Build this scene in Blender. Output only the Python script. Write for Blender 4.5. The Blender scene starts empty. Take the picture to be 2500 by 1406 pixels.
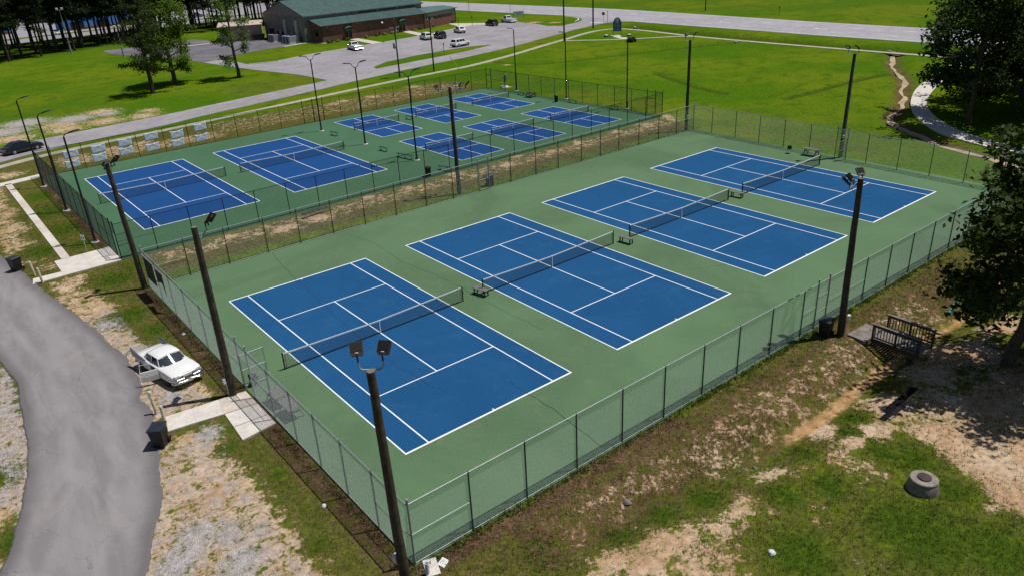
import bpy, bmesh, math, random
import numpy as np
from mathutils import Vector, Matrix
R = math.radians
SC = bpy.context.scene
COL = SC.collection
# ------------------------------------------------------------------ camera, sky, sun, exposure
cam = bpy.data.cameras.new('camera'); cam_o = bpy.data.objects.new('camera', cam); COL.objects.link(cam_o)
cam_o.location = (-13.8316, -26.9752, 22.3257)
cam_o.rotation_euler = (1.1367, 0.0498, -0.6812)
cam.sensor_width = 36.0; cam.lens = 1843.63 / 2500 * 36.0
cam.clip_start = 0.5; cam.clip_end = 6000
SC.camera = cam_o
SUN_EL, SUN_AZ = R(69), R(-25)                      # azimuth measured from +X
world = bpy.data.worlds.new('World'); SC.world = world; world.use_nodes = True
wn = world.node_tree.nodes; wl = world.node_tree.links
bg = wn['Background']; sky = wn.new('ShaderNodeTexSky'); sky.sky_type = 'NISHITA'
sky.sun_disc = False; sky.sun_elevation = SUN_EL; sky.sun_rotation = math.pi / 2 - SUN_AZ
sky.air_density = 1.0; sky.dust_density = 0.6; sky.ozone_density = 1.0
wl.new(sky.outputs[0], bg.inputs[0]); bg.inputs[1].default_value = 0.05
sun = bpy.data.lights.new('sun', 'SUN'); sun_o = bpy.data.objects.new('sun', sun); COL.objects.link(sun_o)
sun.energy = 4.05; sun.angle = R(0.53); sun.color = (1.0, 0.955, 0.89)
sd = Vector((math.cos(SUN_EL) * math.cos(SUN_AZ), math.cos(SUN_EL) * math.sin(SUN_AZ), math.sin(SUN_EL)))
sun_o.rotation_euler = sd.to_track_quat('Z', 'Y').to_euler(); sun_o.location = (0, 0, 60)
vs = SC.view_settings; vs.view_transform = 'Standard'; vs.look = 'None'; vs.exposure = 0.0; vs.gamma = 1.0
vs.use_curve_mapping = False
SC.render.engine = 'CYCLES'; SC.cycles.use_denoising = False
SC.cycles.max_bounces = 6; SC.cycles.transparent_max_bounces = 12; SC.cycles.diffuse_bounces = 3

# ------------------------------------------------------------------ mesh helpers
class MB:
    """collects geometry for one mesh"""
    def __init__(s): s.v = []; s.f = []; s.m = []
    def add(s, vs_, fs, T=None, mi=0):
        n = len(s.v)
        if T is not None: vs_ = [tuple(T @ Vector(p)) for p in vs_]
        s.v += [tuple(p) for p in vs_]; s.f += [tuple(i + n for i in f) for f in fs]; s.m += [mi] * len(fs)
        return s
    def box(s, c, d, rz=0.0, T=None, mi=0, bev=0.0, M_=None):
        x, y, z = d[0] / 2, d[1] / 2, d[2] / 2
        if bev > 0:
            b = min(bev, x * .9, y * .9, z * .9); vs_ = []; fs = []
            prof = [(x - b, y), (x, y - b), (x, -y + b), (x - b, -y), (-x + b, -y), (-x, -y + b), (-x, y - b), (-x + b, y)]
            ins = [(x - b * 1.0, y - b), (x - b, y - b), (x - b, -y + b), (x - b, -y + b), (-x + b, -y + b), (-x + b, -y + b), (-x + b, y - b), (-x + b, y - b)]
            rings = [(ins, -z), (prof, -z + b), (prof, z - b), (ins, z)]
            for r, zz in rings: vs_ += [(px, py, zz) for px, py in r]
            for k in range(3):
                for i in range(8):
                    j = (i + 1) % 8; fs.append((k * 8 + j, k * 8 + i, k * 8 + 8 + i, k * 8 + 8 + j))
            fs.append(tuple(range(8))); fs.append(tuple(range(31, 23, -1)))
        else:
            vs_ = [(a, b, e) for a in (-x, x) for b in (-y, y) for e in (-z, z)]
            fs = [(0, 1, 3, 2), (4, 6, 7, 5), (0, 4, 5, 1), (2, 3, 7, 6), (0, 2, 6, 4), (1, 5, 7, 3)]
        A = Matrix.Translation(c) @ (M_ if M_ is not None else Matrix.Rotation(rz, 4, 'Z'))
        if T is not None: A = T @ A
        return s.add(vs_, fs, A, mi)
    def tube(s, pts, r, n=8, cap=True, mi=0, T=None):
        pts = [Vector(p) for p in pts]; k = len(pts)
        rs = r if isinstance(r, (list, tuple)) else [r] * k
        vs_ = []; fs = []; up = None
        for i, p in enumerate(pts):
            d = (pts[min(i + 1, k - 1)] - pts[max(i - 1, 0)])
            if d.length < 1e-9: d = Vector((0, 0, 1))
            d.normalize()
            if up is None: up = Vector((1, 0, 0)) if abs(d.x) < .8 else Vector((0, 1, 0))
            a = d.cross(up)
            if a.length < 1e-6: a = d.orthogonal()
            a.normalize(); b = d.cross(a); up = a.cross(d) if False else up
            for q in range(n):
                t = 2 * math.pi * q / n
                vs_.append(tuple(p + (a * math.cos(t) + b * math.sin(t)) * rs[i]))
        for i in range(k - 1):
            for q in range(n):
                w = (q + 1) % n; fs.append((i * n + q, i * n + w, (i + 1) * n + w, (i + 1) * n + q))
        if cap: fs.append(tuple(range(n - 1, -1, -1))); fs.append(tuple((k - 1) * n + q for q in range(n)))
        return s.add(vs_, fs, T, mi)
    def lathe(s, prof, n=20, c=(0, 0, 0), T=None, mi=0):
        vs_ = []; fs = []
        for r, z in prof:
            for q in range(n):
                t = 2 * math.pi * q / n; vs_.append((c[0] + r * math.cos(t), c[1] + r * math.sin(t), c[2] + z))
        for i in range(len(prof) - 1):
            for q in range(n):
                w = (q + 1) % n; fs.append((i * n + q, i * n + w, (i + 1) * n + w, (i + 1) * n + q))
        fs.append(tuple(range(n - 1, -1, -1))); fs.append(tuple((len(prof) - 1) * n + q for q in range(n)))
        return s.add(vs_, fs, T, mi)
    def loft(s, rings, closed=True, cap=True, mi=0, T=None):
        n = len(rings[0]); vs_ = [p for r in rings for p in r]; fs = []
        for i in range(len(rings) - 1):
            for q in range(n if closed else n - 1):
                w = (q + 1) % n; fs.append((i * n + q, i * n + w, (i + 1) * n + w, (i + 1) * n + q))
        if cap: fs.append(tuple(range(n - 1, -1, -1))); fs.append(tuple((len(rings) - 1) * n + q for q in range(n)))
        return s.add(vs_, fs, T, mi)
    def poly(s, pts, z0, z1, mi=0):
        """outline prism, top at z1"""
        n = len(pts)
        a = sum(pts[i][0] * pts[(i + 1) % n][1] - pts[(i + 1) % n][0] * pts[i][1] for i in range(n))
        if a < 0: pts = pts[::-1]
        vs_ = [(p[0], p[1], z0) for p in pts] + [(p[0], p[1], z1) for p in pts]
        fs = [tuple(range(n, 2 * n))] + [(i, (i + 1) % n, n + (i + 1) % n, n + i) for i in range(n)]
        return s.add(vs_, fs, None, mi)
    def quad(s, a, b, c, d, mi=0): return s.add([a, b, c, d], [(0, 1, 2, 3)], None, mi)
    def build(s, name, mat=None, parent=None, smooth=False, loc=None, rot=None, recalc=True, auto=None):
        me = bpy.data.meshes.new(name); me.from_pydata(s.v, [], s.f)
        mats = mat if isinstance(mat, (list, tuple)) else [mat]
        for m_ in mats: me.materials.append(m_)
        if len(mats) > 1: me.polygons.foreach_set('material_index', s.m)
        if recalc:
            bm = bmesh.new(); bm.from_mesh(me); bmesh.ops.recalc_face_normals(bm, faces=bm.faces)
            big = [f for f in bm.faces if len(f.verts) > 8]
            if big: bmesh.ops.triangulate(bm, faces=big)
            bm.to_mesh(me); bm.free()
        if smooth:
            me.polygons.foreach_set('use_smooth', [True] * len(me.polygons))
            me.set_sharp_from_angle(angle=R(auto or 38))
        me.update()
        o = bpy.data.objects.new(name, me); COL.objects.link(o)
        if parent is not None: o.parent = parent
        if loc is not None: o.location = loc
        if rot is not None: o.rotation_euler = rot
        return o

def link_copy(o, parent=None, loc=None, rot=None):
    c = o.copy(); COL.objects.link(c); c.parent = parent
    if loc is not None: c.location = loc
    if rot is not None: c.rotation_euler = rot
    return c
def copy_tree(o, parent=None):
    c = o.copy(); COL.objects.link(c)
    c.parent = parent
    for ch in list(o.children): copy_tree(ch, c)
    return c
def tag(o, label=None, cat=None, group=None, kind=None):
    if label: o['label'] = label
    if cat: o['category'] = cat
    if group: o['group'] = group
    if kind: o['kind'] = kind
    return o
def thing(name, label, cat, loc=(0, 0, 0), rz=0.0, group=None):
    o = bpy.data.objects.new(name, None); o.empty_display_size = 0.3; COL.objects.link(o)
    o.location = loc; o.rotation_euler = (0, 0, rz)
    return tag(o, label, cat, group)
def struct(mb, name, mat, **k):
    return tag(mb.build(name, mat, **k), kind='structure')
def raw_mesh(name, v, f, mat, parent=None, attrs=None):
    me = bpy.data.meshes.new(name); nv, nf = len(v), len(f); k = f.shape[1]
    me.vertices.add(nv); me.vertices.foreach_set('co', np.asarray(v, np.float32).ravel())
    me.loops.add(nf * k); me.loops.foreach_set('vertex_index', np.asarray(f, np.int32).ravel())
    me.polygons.add(nf); me.polygons.foreach_set('loop_start', np.arange(0, nf * k, k, dtype=np.int32))
    me.polygons.foreach_set('loop_total', np.full(nf, k, np.int32))
    if attrs:
        for an, arr in attrs.items():
            a = me.color_attributes.new(an, 'FLOAT_COLOR', 'POINT'); a.data.foreach_set('color', np.asarray(arr, np.float32).ravel())
    me.update(calc_edges=True); me.validate()
    me.materials.append(mat)
    o = bpy.data.objects.new(name, me); COL.objects.link(o)
    if parent is not None: o.parent = parent
    return o

# ------------------------------------------------------------------ materials
def nodes(name):
    m = bpy.data.materials.new(name); m.use_nodes = True
    nt = m.node_tree; return m, nt.nodes, nt.links, nt.nodes['Principled BSDF']
def noise(N, L, scale, detail=4.0, rough=.55, vec=None, dist=0.0):
    t = N.new('ShaderNodeTexNoise'); t.inputs['Scale'].default_value = scale; t.inputs['Detail'].default_value = detail
    t.inputs['Roughness'].default_value = rough; t.inputs['Distortion'].default_value = dist
    if vec is not None: L.new(vec, t.inputs['Vector'])
    return t.outputs['Fac']
def ramp(N, L, fac, lo, hi, a=0.0, b=1.0):
    t = N.new('ShaderNodeMapRange'); t.interpolation_type = 'SMOOTHSTEP'
    t.inputs[1].default_value = lo; t.inputs[2].default_value = hi; t.inputs[3].default_value = a; t.inputs[4].default_value = b
    L.new(fac, t.inputs[0]); return t.outputs[0]
def mixc(N, L, fac, a, b, mode='MIX'):
    t = N.new('ShaderNodeMix'); t.data_type = 'RGBA'; t.blend_type = mode
    if isinstance(fac, (int, float)): t.inputs[0].default_value = fac
    else: L.new(fac, t.inputs[0])
    for i, c in ((6, a), (7, b)):
        if isinstance(c, tuple): t.inputs[i].default_value = (*c[:3], 1)
        else: L.new(c, t.inputs[i])
    return t.outputs[2]
def math_(N, L, op, a, b=None, clamp=False):
    t = N.new('ShaderNodeMath'); t.operation = op; t.use_clamp = clamp
    for i, c in ((0, a), (1, b)):
        if c is None: continue
        if isinstance(c, (int, float)): t.inputs[i].default_value = c
        else: L.new(c, t.inputs[i])
    return t.outputs[0]
def coords(N, kind='Object', scale=None):
    t = N.new('ShaderNodeTexCoord'); return t.outputs[kind]
def bump(N, L, B, h, strength=.3, dist=.02):
    t = N.new('ShaderNodeBump'); t.inputs['Strength'].default_value = strength; t.inputs['Distance'].default_value = dist
    L.new(h, t.inputs['Height']); L.new(t.outputs[0], B.inputs['Normal'])
def mat(name, col, rough=.6, var=.12, scale=6.0, metal=0.0, bmp=0.0, col2=None, spec=.4, coat=0.0, fine=None):
    m, N, L, B = nodes(name); co = coords(N)
    f = ramp(N, L, noise(N, L, scale, 5, .6, co), .3, .7)
    a = tuple(c * (1 - var) for c in col); b = col2 if col2 else tuple(min(1, c * (1 + var)) for c in col)
    c = mixc(N, L, f, a, b)
    if fine:
        g = ramp(N, L, noise(N, L, fine, 3, .7, co), .25, .75, .8, 1.2)
        c = mixc(N, L, 1.0, c, g, 'MULTIPLY')
    L.new(c, B.inputs['Base Color']); B.inputs['Roughness'].default_value = rough; B.inputs['Metallic'].default_value = metal
    B.inputs['Specular IOR Level'].default_value = spec; B.inputs['Coat Weight'].default_value = coat
    if bmp: bump(N, L, B, noise(N, L, scale * 4, 4, .6, co), bmp)
    return m
MT = {}
MT['galv'] = mat('galvanised_steel', (.30, .33, .34), .5, .12, 3, .3)
MT['post_shaded'] = mat('shaded_galvanised_post', (.055, .070, .066), .6, .2, 3)  # galvanised line posts, their shaded side put into a darker base colour
MT['wire'] = mat('galvanised_wire', (.32, .36, .36), .7, .05, 3, 0)
MT['black_wire'] = mat('black_vinyl_wire', (.012, .014, .014), .5, .05, 3)
MT['black_steel'] = mat('black_painted_steel', (.014, .015, .016), .42, .1, 3)
MT['bronze'] = mat('dark_bronze_housing', (.035, .027, .023), .45, .15, 8, .3)
MT['fin'] = mat('black_heat_sink', (.006, .006, .006), .6, .1, 8)
MT['white'] = mat('white_paint', (.78, .79, .80), .5, .05, 4)
MT['white_pvc'] = mat('white_pvc', (.62, .65, .66), .5, .08, 5)
MT['line'] = mat('court_line_paint', (.84, .86, .88), .7, .05, 2.5)
MT['concrete'] = mat('pale_concrete', (.60, .56, .51), .85, .10, 1.3, bmp=.15, fine=18)
MT['concrete_b'] = mat('pale_concrete_brown', (.54, .48, .42), .85, .12, 1.6, bmp=.15, fine=18)
MT['old_concrete'] = mat('weathered_concrete', (.19, .165, .145), .9, .35, 2.2, bmp=.3, fine=14)
MT['path'] = mat('narrow_path_concrete', (.36, .345, .255), .9, .16, .8, fine=6)
MT['wood_pole'] = mat('weathered_pole_wood', (.055, .042, .03), .85, .45, 2.2, bmp=.4, fine=12)
MT['pole_top'] = mat('pole_end_grain', (.16, .14, .125), .9, .3, 6)
MT['grey_wood'] = mat('grey_weathered_wood', (.15, .14, .145), .8, .25, 5, fine=20)
MT['dark_wood'] = mat('dark_treated_wood', (.055, .042, .036), .8, .3, 5, fine=20)
MT['deck_wood'] = mat('grey_deck_wood', (.20, .175, .155), .85, .3, 5, fine=20)
MT['bench_green'] = mat('green_coated_bench', (.012, .075, .045), .5, .15, 6)
MT['bin'] = mat('dark_plastic_bin', (.011, .013, .018), .42, .2, 4)
MT['bin_lid'] = mat('bluish_plastic_lid', (.022, .028, .042), .36, .2, 4)
MT['bollard'] = mat('cream_bollard_paint', (.60, .50, .34), .7, .18, 5)
MT['banner'] = mat('blank_banner_back', (.66, .70, .80), .85, .06, 3, spec=.05)
MT['rubber'] = mat('tyre_rubber', (.012, .012, .013), .8, .1, 9)
MT['rim'] = mat('wheel_rim', (.45, .46, .48), .35, .1, 9, .6)
MT['glass'] = mat('dark_car_glass', (.010, .013, .017), .06, .1, 2, spec=.8)
MT['chrome'] = mat('chrome', (.58, .59, .62), .28, .03, 4, 1.0)
MT['car_white'] = mat('white_car_paint', (.80, .80, .80), .3, .02, 2, coat=.6)
MT['car_black'] = mat('black_car_paint', (.008, .008, .010), .22, .02, 2, coat=.6)
MT['car_grey'] = mat('grey_car_paint', (.06, .075, .10), .3, .02, 2, coat=.6)
MT['car_red'] = mat('red_car_paint', (.25, .02, .02), .3, .02, 2, coat=.6)
MT['matte_black'] = mat('matte_black_vinyl', (.012, .011, .014), 1.0, .2, 5, spec=0)
MT['trim'] = mat('black_trim', (.015, .015, .016), .6, .1, 5)
MT['red_lens'] = mat('red_lamp_lens', (.30, .01, .012), .25, .05, 5)
MT['lamp_lens'] = mat('clear_lamp_lens', (.55, .56, .58), .15, .05, 5, spec=.8)
MT['yellow'] = mat('yellow_guard_plastic', (.55, .50, .02), .5, .1, 4)
MT['teal'] = mat('teal_plastic', (.03, .17, .15), .5, .2, 3)
MT['rust'] = mat('rusty_iron', (.055, .035, .032), .8, .35, 6, bmp=.3)
MT['yellow_steel'] = mat('faded_yellow_steel', (.30, .19, .06), .7, .3, 5)
# ------------------------------------------------------------------ terrain
rng = np.random.default_rng(7)
def seg_dist(x, y, pts):
    d = np.full(x.shape, 1e9)
    for (ax, ay), (bx, by) in zip(pts[:-1], pts[1:]):
        vx, vy = bx - ax, by - ay; t = np.clip(((x - ax) * vx + (y - ay) * vy) / (vx * vx + vy * vy), 0, 1)
        d = np.minimum(d, np.hypot(x - ax - t * vx, y - ay - t * vy))
    return d
def blobs(x, y, L, k=1.7):
    w = np.zeros(x.shape)
    for bx, by, r in L: w = np.maximum(w, 1 - np.hypot(x - bx, y - by) / (k * r))
    return np.clip(w, 0, 1)
def band(v, a, b, s): return np.clip((v - a) / s + .5, 0, 1) * np.clip((b - v) / s + .5, 0, 1)
_ph = rng.uniform(0, 6.28, (40, 2)); _dr = rng.uniform(0, 6.28, 40)
def wav(x, y, base, n=10, o=0):
    s = np.zeros(x.shape)
    for i in range(n):
        k = base * (1.35 ** i); a = _dr[(i + o) % 40]
        s += np.sin(k * (x * math.cos(a) + y * math.sin(a)) + _ph[(i + o) % 40, 0] + 1.3 * np.sin(.6 * k * (x * math.sin(a) - y * math.cos(a)) + _ph[(i + o) % 40, 1])) / (1.25 ** i)
    return s / 3.2
DITCH = [(0.0, -9.6), (4.0, -9.9), (8, -10.5), (13, -11.0), (18.3, -11.2), (23, -11.0), (29.8, -11.0), (35, -11.4), (43.4, -10.7), (60, -10.5), (75, -9)]
STREAM = [(128, 40), (122.5, 37.5), (117.9, 35.5), (111.1, 30.9), (103.1, 26.0), (95.6, 22.8), (91.6, 20.5), (87.6, 19.2), (80.8, 16.9), (77.9, 14.8), (76.7, 12.8), (74.4, 10.0), (71.6, 4.9), (69, -2), (66, -9)]
DRAINS = [[(81.2, 97.9), (82, 91), (85.2, 86.8), (92.7, 84.4), (101.6, 81.9), (112.3, 78.3), (126.2, 73.4)], [(83, 33), (89.7, 32.6), (98.6, 32.5), (106.9, 31.7), (112, 31)], [(89, 62), (87.3, 59), (82.6, 48.3), (81, 42)]]
HWD = [(140.5, 116), (137.5, 106), (135, 85), (133.7, 67.6), (132.3, 57), (132.3, 48.8), (132.4, 38), (132, 20)]
SAND = [(5.3, -12.2, 1.5), (3.4, -12.3, 1.1), (7.0, -13.1, .8), (16.4, -13.9, .8), (17.9, -13.8, 1.0), (16.9, -12.0, .9), (8.5, -12.8, 1.0), (11.6, -12.3, .9), (19.2, -18.5, 1.9), (17.8, -19.9, 1.4), (19.4, -16.3, 1.4), (20.8, -17.2, 1.6), (22.5, -15.5, 1.6), (25.1, -13.2, 1.4), (27.9, -13.0, 1.5), (28.7, -14.0, 1.5), (24.5, -17.5, 2.2), (32.6, -13.7, 1.1), (34.9, -13.8, .9), (1.6, -11.5, .6), (4.4, -14.0, .9), (15.8, -19.4, .6), (10.2, -17.8, .5), (2.6, -11.3, .8), (3.8, -11.4, .6), (22, -20, 2.2), (27, -18, 2.5), (1, -12.5, 1.2), (20.5, -13.2, 1.3)]
GREEN = [(12.7, -18.5, 2.4), (8.2, -16.0, 1.6), (10.8, -13.6, .9), (17.0, -16.1, 1.2), (16.1, -18.3, 1.0), (13.9, -20.9, 1.8), (18.7, -12.4, .7), (17.2, -12.9, .5), (14.2, -12.5, .6), (8.3, -11.2, .9), (6.2, -10.6, .8), (3.8, -10.3, .7), (44.6, -7.5, 1.1), (37.2, -13.5, 1.4), (16.5, -14.9, .7), (.7, -8.8, .7), (31.7, -15.4, .9), (12.7, -14.6, .9), (-6.2, 26.5, 1.2), (-5.1, 23.2, 1.0), (-5.5, 27.0, 1.0), (-5.2, 2.9, .45), (-5.9, -2.6, .5), (-5.0, 34.4, 1.5), (-2.9, 36.2, 1.2), (-8.0, 46.0, 1.6), (-6.2, 6.6, .5), (-5.8, 50.9, 2.0), (-5.4, 58, 2.2), (-5.2, 65, 2.2), (-5.2, 45, 1.2), (-15.5, 6.6, .9), (-15.6, 12, .8), (-4.7, 21.5, .4)]
DIRTW = [(9.6, 103, 4.5), (4, 101.5, 4), (-3, 101, 4.5), (15, 102, 3.5), (11, 112, 4), (4, 106, 4.5), (17, 106, 2.5), (-10, 104, 5), (-9.3, 54.6, 1.9), (-9.1, 48.5, 1.5), (-7.9, 36.2, 1.6), (-6.2, 33.4, 1.2), (-8.4, 41.3, .9), (-7.2, 29.5, 1.2), (-7.3, 22.9, 1.0), (-7.6, 8.9, .9), (-8.0, 5.8, 1.2), (-8.0, 3.7, 1.2), (-9.2, 5.5, .8), (-6.7, 3.3, .7), (-9.0, 64.7, 1.9), (-9, 60, 1.5), (9.3, 35.4, 1.8), (12.9, 35.6, 1.6), (23.3, 37.2, 1.0), (19.1, 37.6, 1.0), (35.6, 36.6, 1.6), (29.5, 37.9, 1.2), (59, 37.6, 1.7), (53.8, 37.6, 1.2), (42.3, 36.8, 1.2), (12.3, 36.4, 1.2), (63.3, 36.9, 1.2), (47, 37.4, 1.3), (5, 36.8, 1.2), (38.1, 38.0, 1.0), (1.0, 80.9, 2.6), (5.9, 81.9, 1.9), (9.6, 82.3, 1.8), (39.1, 84.9, 1.7), (46, 85.0, 2.0), (55.4, 87.0, 1.8), (41.2, 85.7, 1.6), (-6.5, 78, 2.2), (-9, 80, 2), (65, 73.2, 1.2), (62.6, 65, 1.0), (136.5, 141, 2.6), (134, 147, 3), (64, 38.6, 1.5), (-13.8, 17, .5), (80, 92, 1.3)]
GRAV = [(-9.6, 1.3, 1.3), (-10.8, .2, 1.2), (-8.4, .6, 1.0), (-8.5, -1.3, 1.2), (-6.6, 8.6, .9), (-7.5, 26.3, .9), (-7.0, 21.0, .9), (-7.2, .1, .5), (-6.9, 13.6, .9), (-14.7, 18.8, .9), (-15.2, 14.2, .9), (-16, 10, .8), (-10, -3, 2.2), (.3, 112.8, 4), (6.6, 109.4, 3.5), (-3.1, 107.4, 4), (-12, 109, 6), (11.5, 109, 2.2), (-7.5, 18.5, .8), (1.5, -13.6, .8), (2.6, -13.2, .6), (-17, 24, 1.2)]
def zones(x, y):
    """weights of bare soil, gravel, litter, dry grass, deep green with grove shade, orange sand at ground points"""
    out = {}
    inb = lambda a, b, c, d, s: band(x, a, b, s) * band(y, c, d, s)
    dirt = blobs(x, y, SAND, 1.9) * np.where(x < 13, .88, 1.1)
    dirt = np.maximum(dirt, blobs(x, y, DIRTW, 1.7) * np.where(y > 30, .74, .9))
    south = np.clip((-11.8 - y) / 1.5, 0, 1) * band(x, -8, 40, 4)
    dirt = np.maximum(dirt, south * .48); dirt = np.maximum(dirt, inb(1, 34, -11.2, -7.6, 1.5) * .38)
    dirt = np.maximum(dirt, inb(-9.5, -6.2, 27.5, 38, 1.2) * .55)
    dirt = np.maximum(dirt, inb(-12.5, -6.0, -8, 9.5, 1.5) * .60)
    dirt = np.maximum(dirt, inb(-8.6, -6.2, 12, 29, .8) * .62)
    dirt = np.maximum(dirt, inb(-11, -7.6, 43, 73, 1.0) * .52); dirt = np.maximum(dirt, inb(-8.6, -5.0, 11.6, 18.5, .7) * .62)
    dirt = np.maximum(dirt, inb(-4, 63, 34.5, 38.2, 2.2) * .44)
    dirt = np.maximum(dirt, inb(-2, 20, 76, 82, 3) * .50); dirt = np.maximum(dirt, inb(18, 62, 77, 88, 4) * .40)
    dirt = np.maximum(dirt, inb(-18, -13.6, 2, 30, .8) * .60)
    deep0 = blobs(x, y, GREEN, 1.8); dirt = dirt * (1 - np.clip(deep0 * 1.5, 0, .8)); grav = np.maximum(blobs(x, y, GRAV, 1.9) * .85, inb(-12.5, -6.2, -8, 9.5, 1.5) * .43); grav = np.maximum(grav, inb(-8.6, -6.2, 12, 29, .8) * .45); grav = np.maximum(grav, inb(-15.6, -13.4, 3, 30, .5) * .52); grav = np.maximum(grav, inb(-8.6, -5.2, 11.6, 17, .8) * .47)
    lit = inb(-4.45, -3.3, -6.5, 31, .7) * .58 + inb(-5.2, -4.4, -6.5, 31, .6) * .34 + inb(-4.2, 12, -7.5, -6.1, .6) * .62
    lit = np.maximum(lit, inb(-4.4, -3.5, 43, 72, .5) * .8)
    lit = np.maximum(lit, inb(0, 40, -10.6, -7.0, 1.2) * .50)
    grove = np.clip((y - (203 + .42 * x)) / 6, 0, 1) * np.clip((262 - y) / 6, 0, 1) * np.clip((100 - x) / 8, 0, 1)
    
    dry = inb(-5, 63, 32.2, 38.6, 2.2) * .72 + inb(-20, 63, 73, 87.5, 3) * .62
    dry = np.maximum(dry, np.clip((-6.2 - y) / .6, 0, 1) * band(x, -30, 62, 8) * (.58 + .12 * (y > -11)))
    dry = np.maximum(dry, band(x, -40, -3.2, .6) * band(y, -40, 76, 6) * .62)
    dry = np.maximum(dry, inb(175, 400, -200, 400, 8) * .35 + inb(164, 171, -50, 150, 3) * .4)
    dry = np.maximum(dry, inb(30, 52, 100, 120, 6) * .42)
    dry = np.maximum(dry, .46 * np.clip(wav(x, y, .028, 6, 20) + .15, 0, 1) * ((x > 62) | (y > 97)))
    deep = np.maximum(blobs(x, y, GREEN, 1.9) * .9, inb(-6.4, -4.5, -8, 6.2, .9) * .38); deep = np.maximum(deep, inb(6, 30, -30, -13, 2) * .40); deep = np.maximum(deep, inb(-1, 12, -11.6, -9.2, 1) * .42)
    for dn in DRAINS: deep = np.maximum(deep, np.clip(1.1 - seg_dist(x, y, dn) / 1.5, 0, 1) * .8)
    deep = np.maximum(deep, grove * .9)  # canopy shade on the grove floor, put into the ground colour
    hw = np.clip(1.2 - seg_dist(x, y, HWD) / 5, 0, 1)
    deep = np.maximum(deep, hw * .75); lit = np.maximum(lit, np.clip(1 - seg_dist(x, y, HWD) / 3, 0, 1) * .55)
    sd_ = seg_dist(x, y, DITCH)
    orange = np.clip(1.0 - sd_ / .72, 0, 1) * np.clip((x - 13) / 3, 0, 1) * (x < 62) * np.where(x > 28, .8, .95)
    ss = seg_dist(x, y, STREAM)
    lit = np.maximum(lit, np.clip(1.2 - ss / 2.6, 0, 1) * .60)
    
    return dict(dirt=np.clip(dirt, 0, 1), grav=np.clip(grav, 0, 1), lit=np.clip(lit, 0, 1), dry=np.clip(dry, 0, 1), deep=np.clip(deep, 0, 1), orange=np.clip(orange, 0, 1))
def gz(x, y):
    """ground height"""
    x = np.asarray(x, float); y = np.asarray(y, float)
    z = -.06 + .025 * np.clip(wav(x, y, .35, 8), -1.2, 1.2)
    far = np.clip((np.hypot(x - 20, y - 20) - 500) / 800, 0, 1); z = z + far * 4.0 * wav(x, y, .004, 4)
    z = z - .75 * np.exp(-(seg_dist(x, y, DITCH) / 1.5) ** 2) * np.clip((x - 1) / 12, 0, 1) * (1 - np.clip((x - 58) / 8, 0, 1))
    z = z - .9 * np.exp(-(seg_dist(x, y, HWD) / 2.6) ** 2)
    z = z - .55 * np.exp(-(seg_dist(x, y, STREAM) / 1.4) ** 2)
    for dn in DRAINS: z = z - .28 * np.exp(-(seg_dist(x, y, dn) / .8) ** 2)
    # swale mouth in the near weeds
    z = z - .35 * np.exp(-(((x - 5.2) / 1.3) ** 2 + ((y + 9.55) / .7) ** 2))
    return z
def axis(parts):
    a = [np.arange(lo, hi, st) for lo, hi, st in parts]; return np.unique(np.round(np.concatenate(a), 3))
gx = axis([(-3000, -300, 300), (-300, -40, 20), (-40, -20, 1.5), (-20, 46, .42), (46, 90, .9), (90, 150, 1.3), (150, 260, 5), (260, 500, 30), (500, 3001, 250)])
gy = axis([(-3000, -300, 300), (-300, -40, 20), (-40, -26, 1.5), (-26, 40, .42), (40, 92, .9), (92, 150, 1.6), (150, 300, 4), (300, 700, 30), (700, 3101, 200)])
X, Y = np.meshgrid(gx, gy, indexing='xy'); X = X.ravel(); Y = Y.ravel()
Z = gz(X, Y); zw = zones(X, Y)
nx, ny = len(gx), len(gy)
idx = np.arange(nx * ny).reshape(ny, nx)
F = np.stack([idx[:-1, :-1].ravel(), idx[:-1, 1:].ravel(), idx[1:, 1:].ravel(), idx[1:, :-1].ravel()], 1)
one = np.ones_like(X)
m, N, L, B = nodes('ground_cover'); co = coords(N)
def attr(n):
    a = N.new('ShaderNodeAttribute'); a.attribute_name = n; s = N.new('ShaderNodeSeparateColor'); L.new(a.outputs['Color'], s.inputs[0]); return s.outputs
wa, wb = attr('wa'), attr('wb')
n_big = noise(N, L, .035, 4, .6, co); n_mid = noise(N, L, .32, 6, .62, co, .4); n_s = noise(N, L, 1.5, 8, .68, co, .3); n_f = noise(N, L, 9.0, 5, .7, co); n_ff = noise(N, L, 34.0, 3, .7, co); n_br = math_(N, L, 'ADD', math_(N, L, 'MULTIPLY', n_s, .55), math_(N, L, 'MULTIPLY', noise(N, L, 6.0, 6, .75, co), .45))
def mask(w, nz, amp=.9, soft=.09):
    s = math_(N, L, 'ADD', w, math_(N, L, 'MULTIPLY', math_(N, L, 'SUBTRACT', nz, .5), amp)); return ramp(N, L, s, .5 - soft, .5 + soft)
lush = mixc(N, L, ramp(N, L, n_big, .40, .60), (.060, .134, .0058), (.112, .160, .0085))
lush = mixc(N, L, ramp(N, L, n_mid, .46, .72), lush, (.050, .108, .006))
lush = mixc(N, L, math_(N, L, 'MULTIPLY', ramp(N, L, n_s, .5, .8), .55), lush, (.105, .135, .012))
dryc = mixc(N, L, ramp(N, L, n_s, .3, .7), (.085, .078, .018), (.19, .130, .058))
dryc = mixc(N, L, ramp(N, L, n_f, .35, .7), dryc, (.052, .062, .013))
deepc = mixc(N, L, ramp(N, L, n_f, .3, .7), (.030, .066, .006), (.066, .100, .010))
dirtc = mixc(N, L, ramp(N, L, n_mid, .35, .65), (.405, .265, .155), (.53, .40, .28))
dirtc = mixc(N, L, ramp(N, L, n_f, .48, .8), dirtc, (.29, .185, .10))
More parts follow.
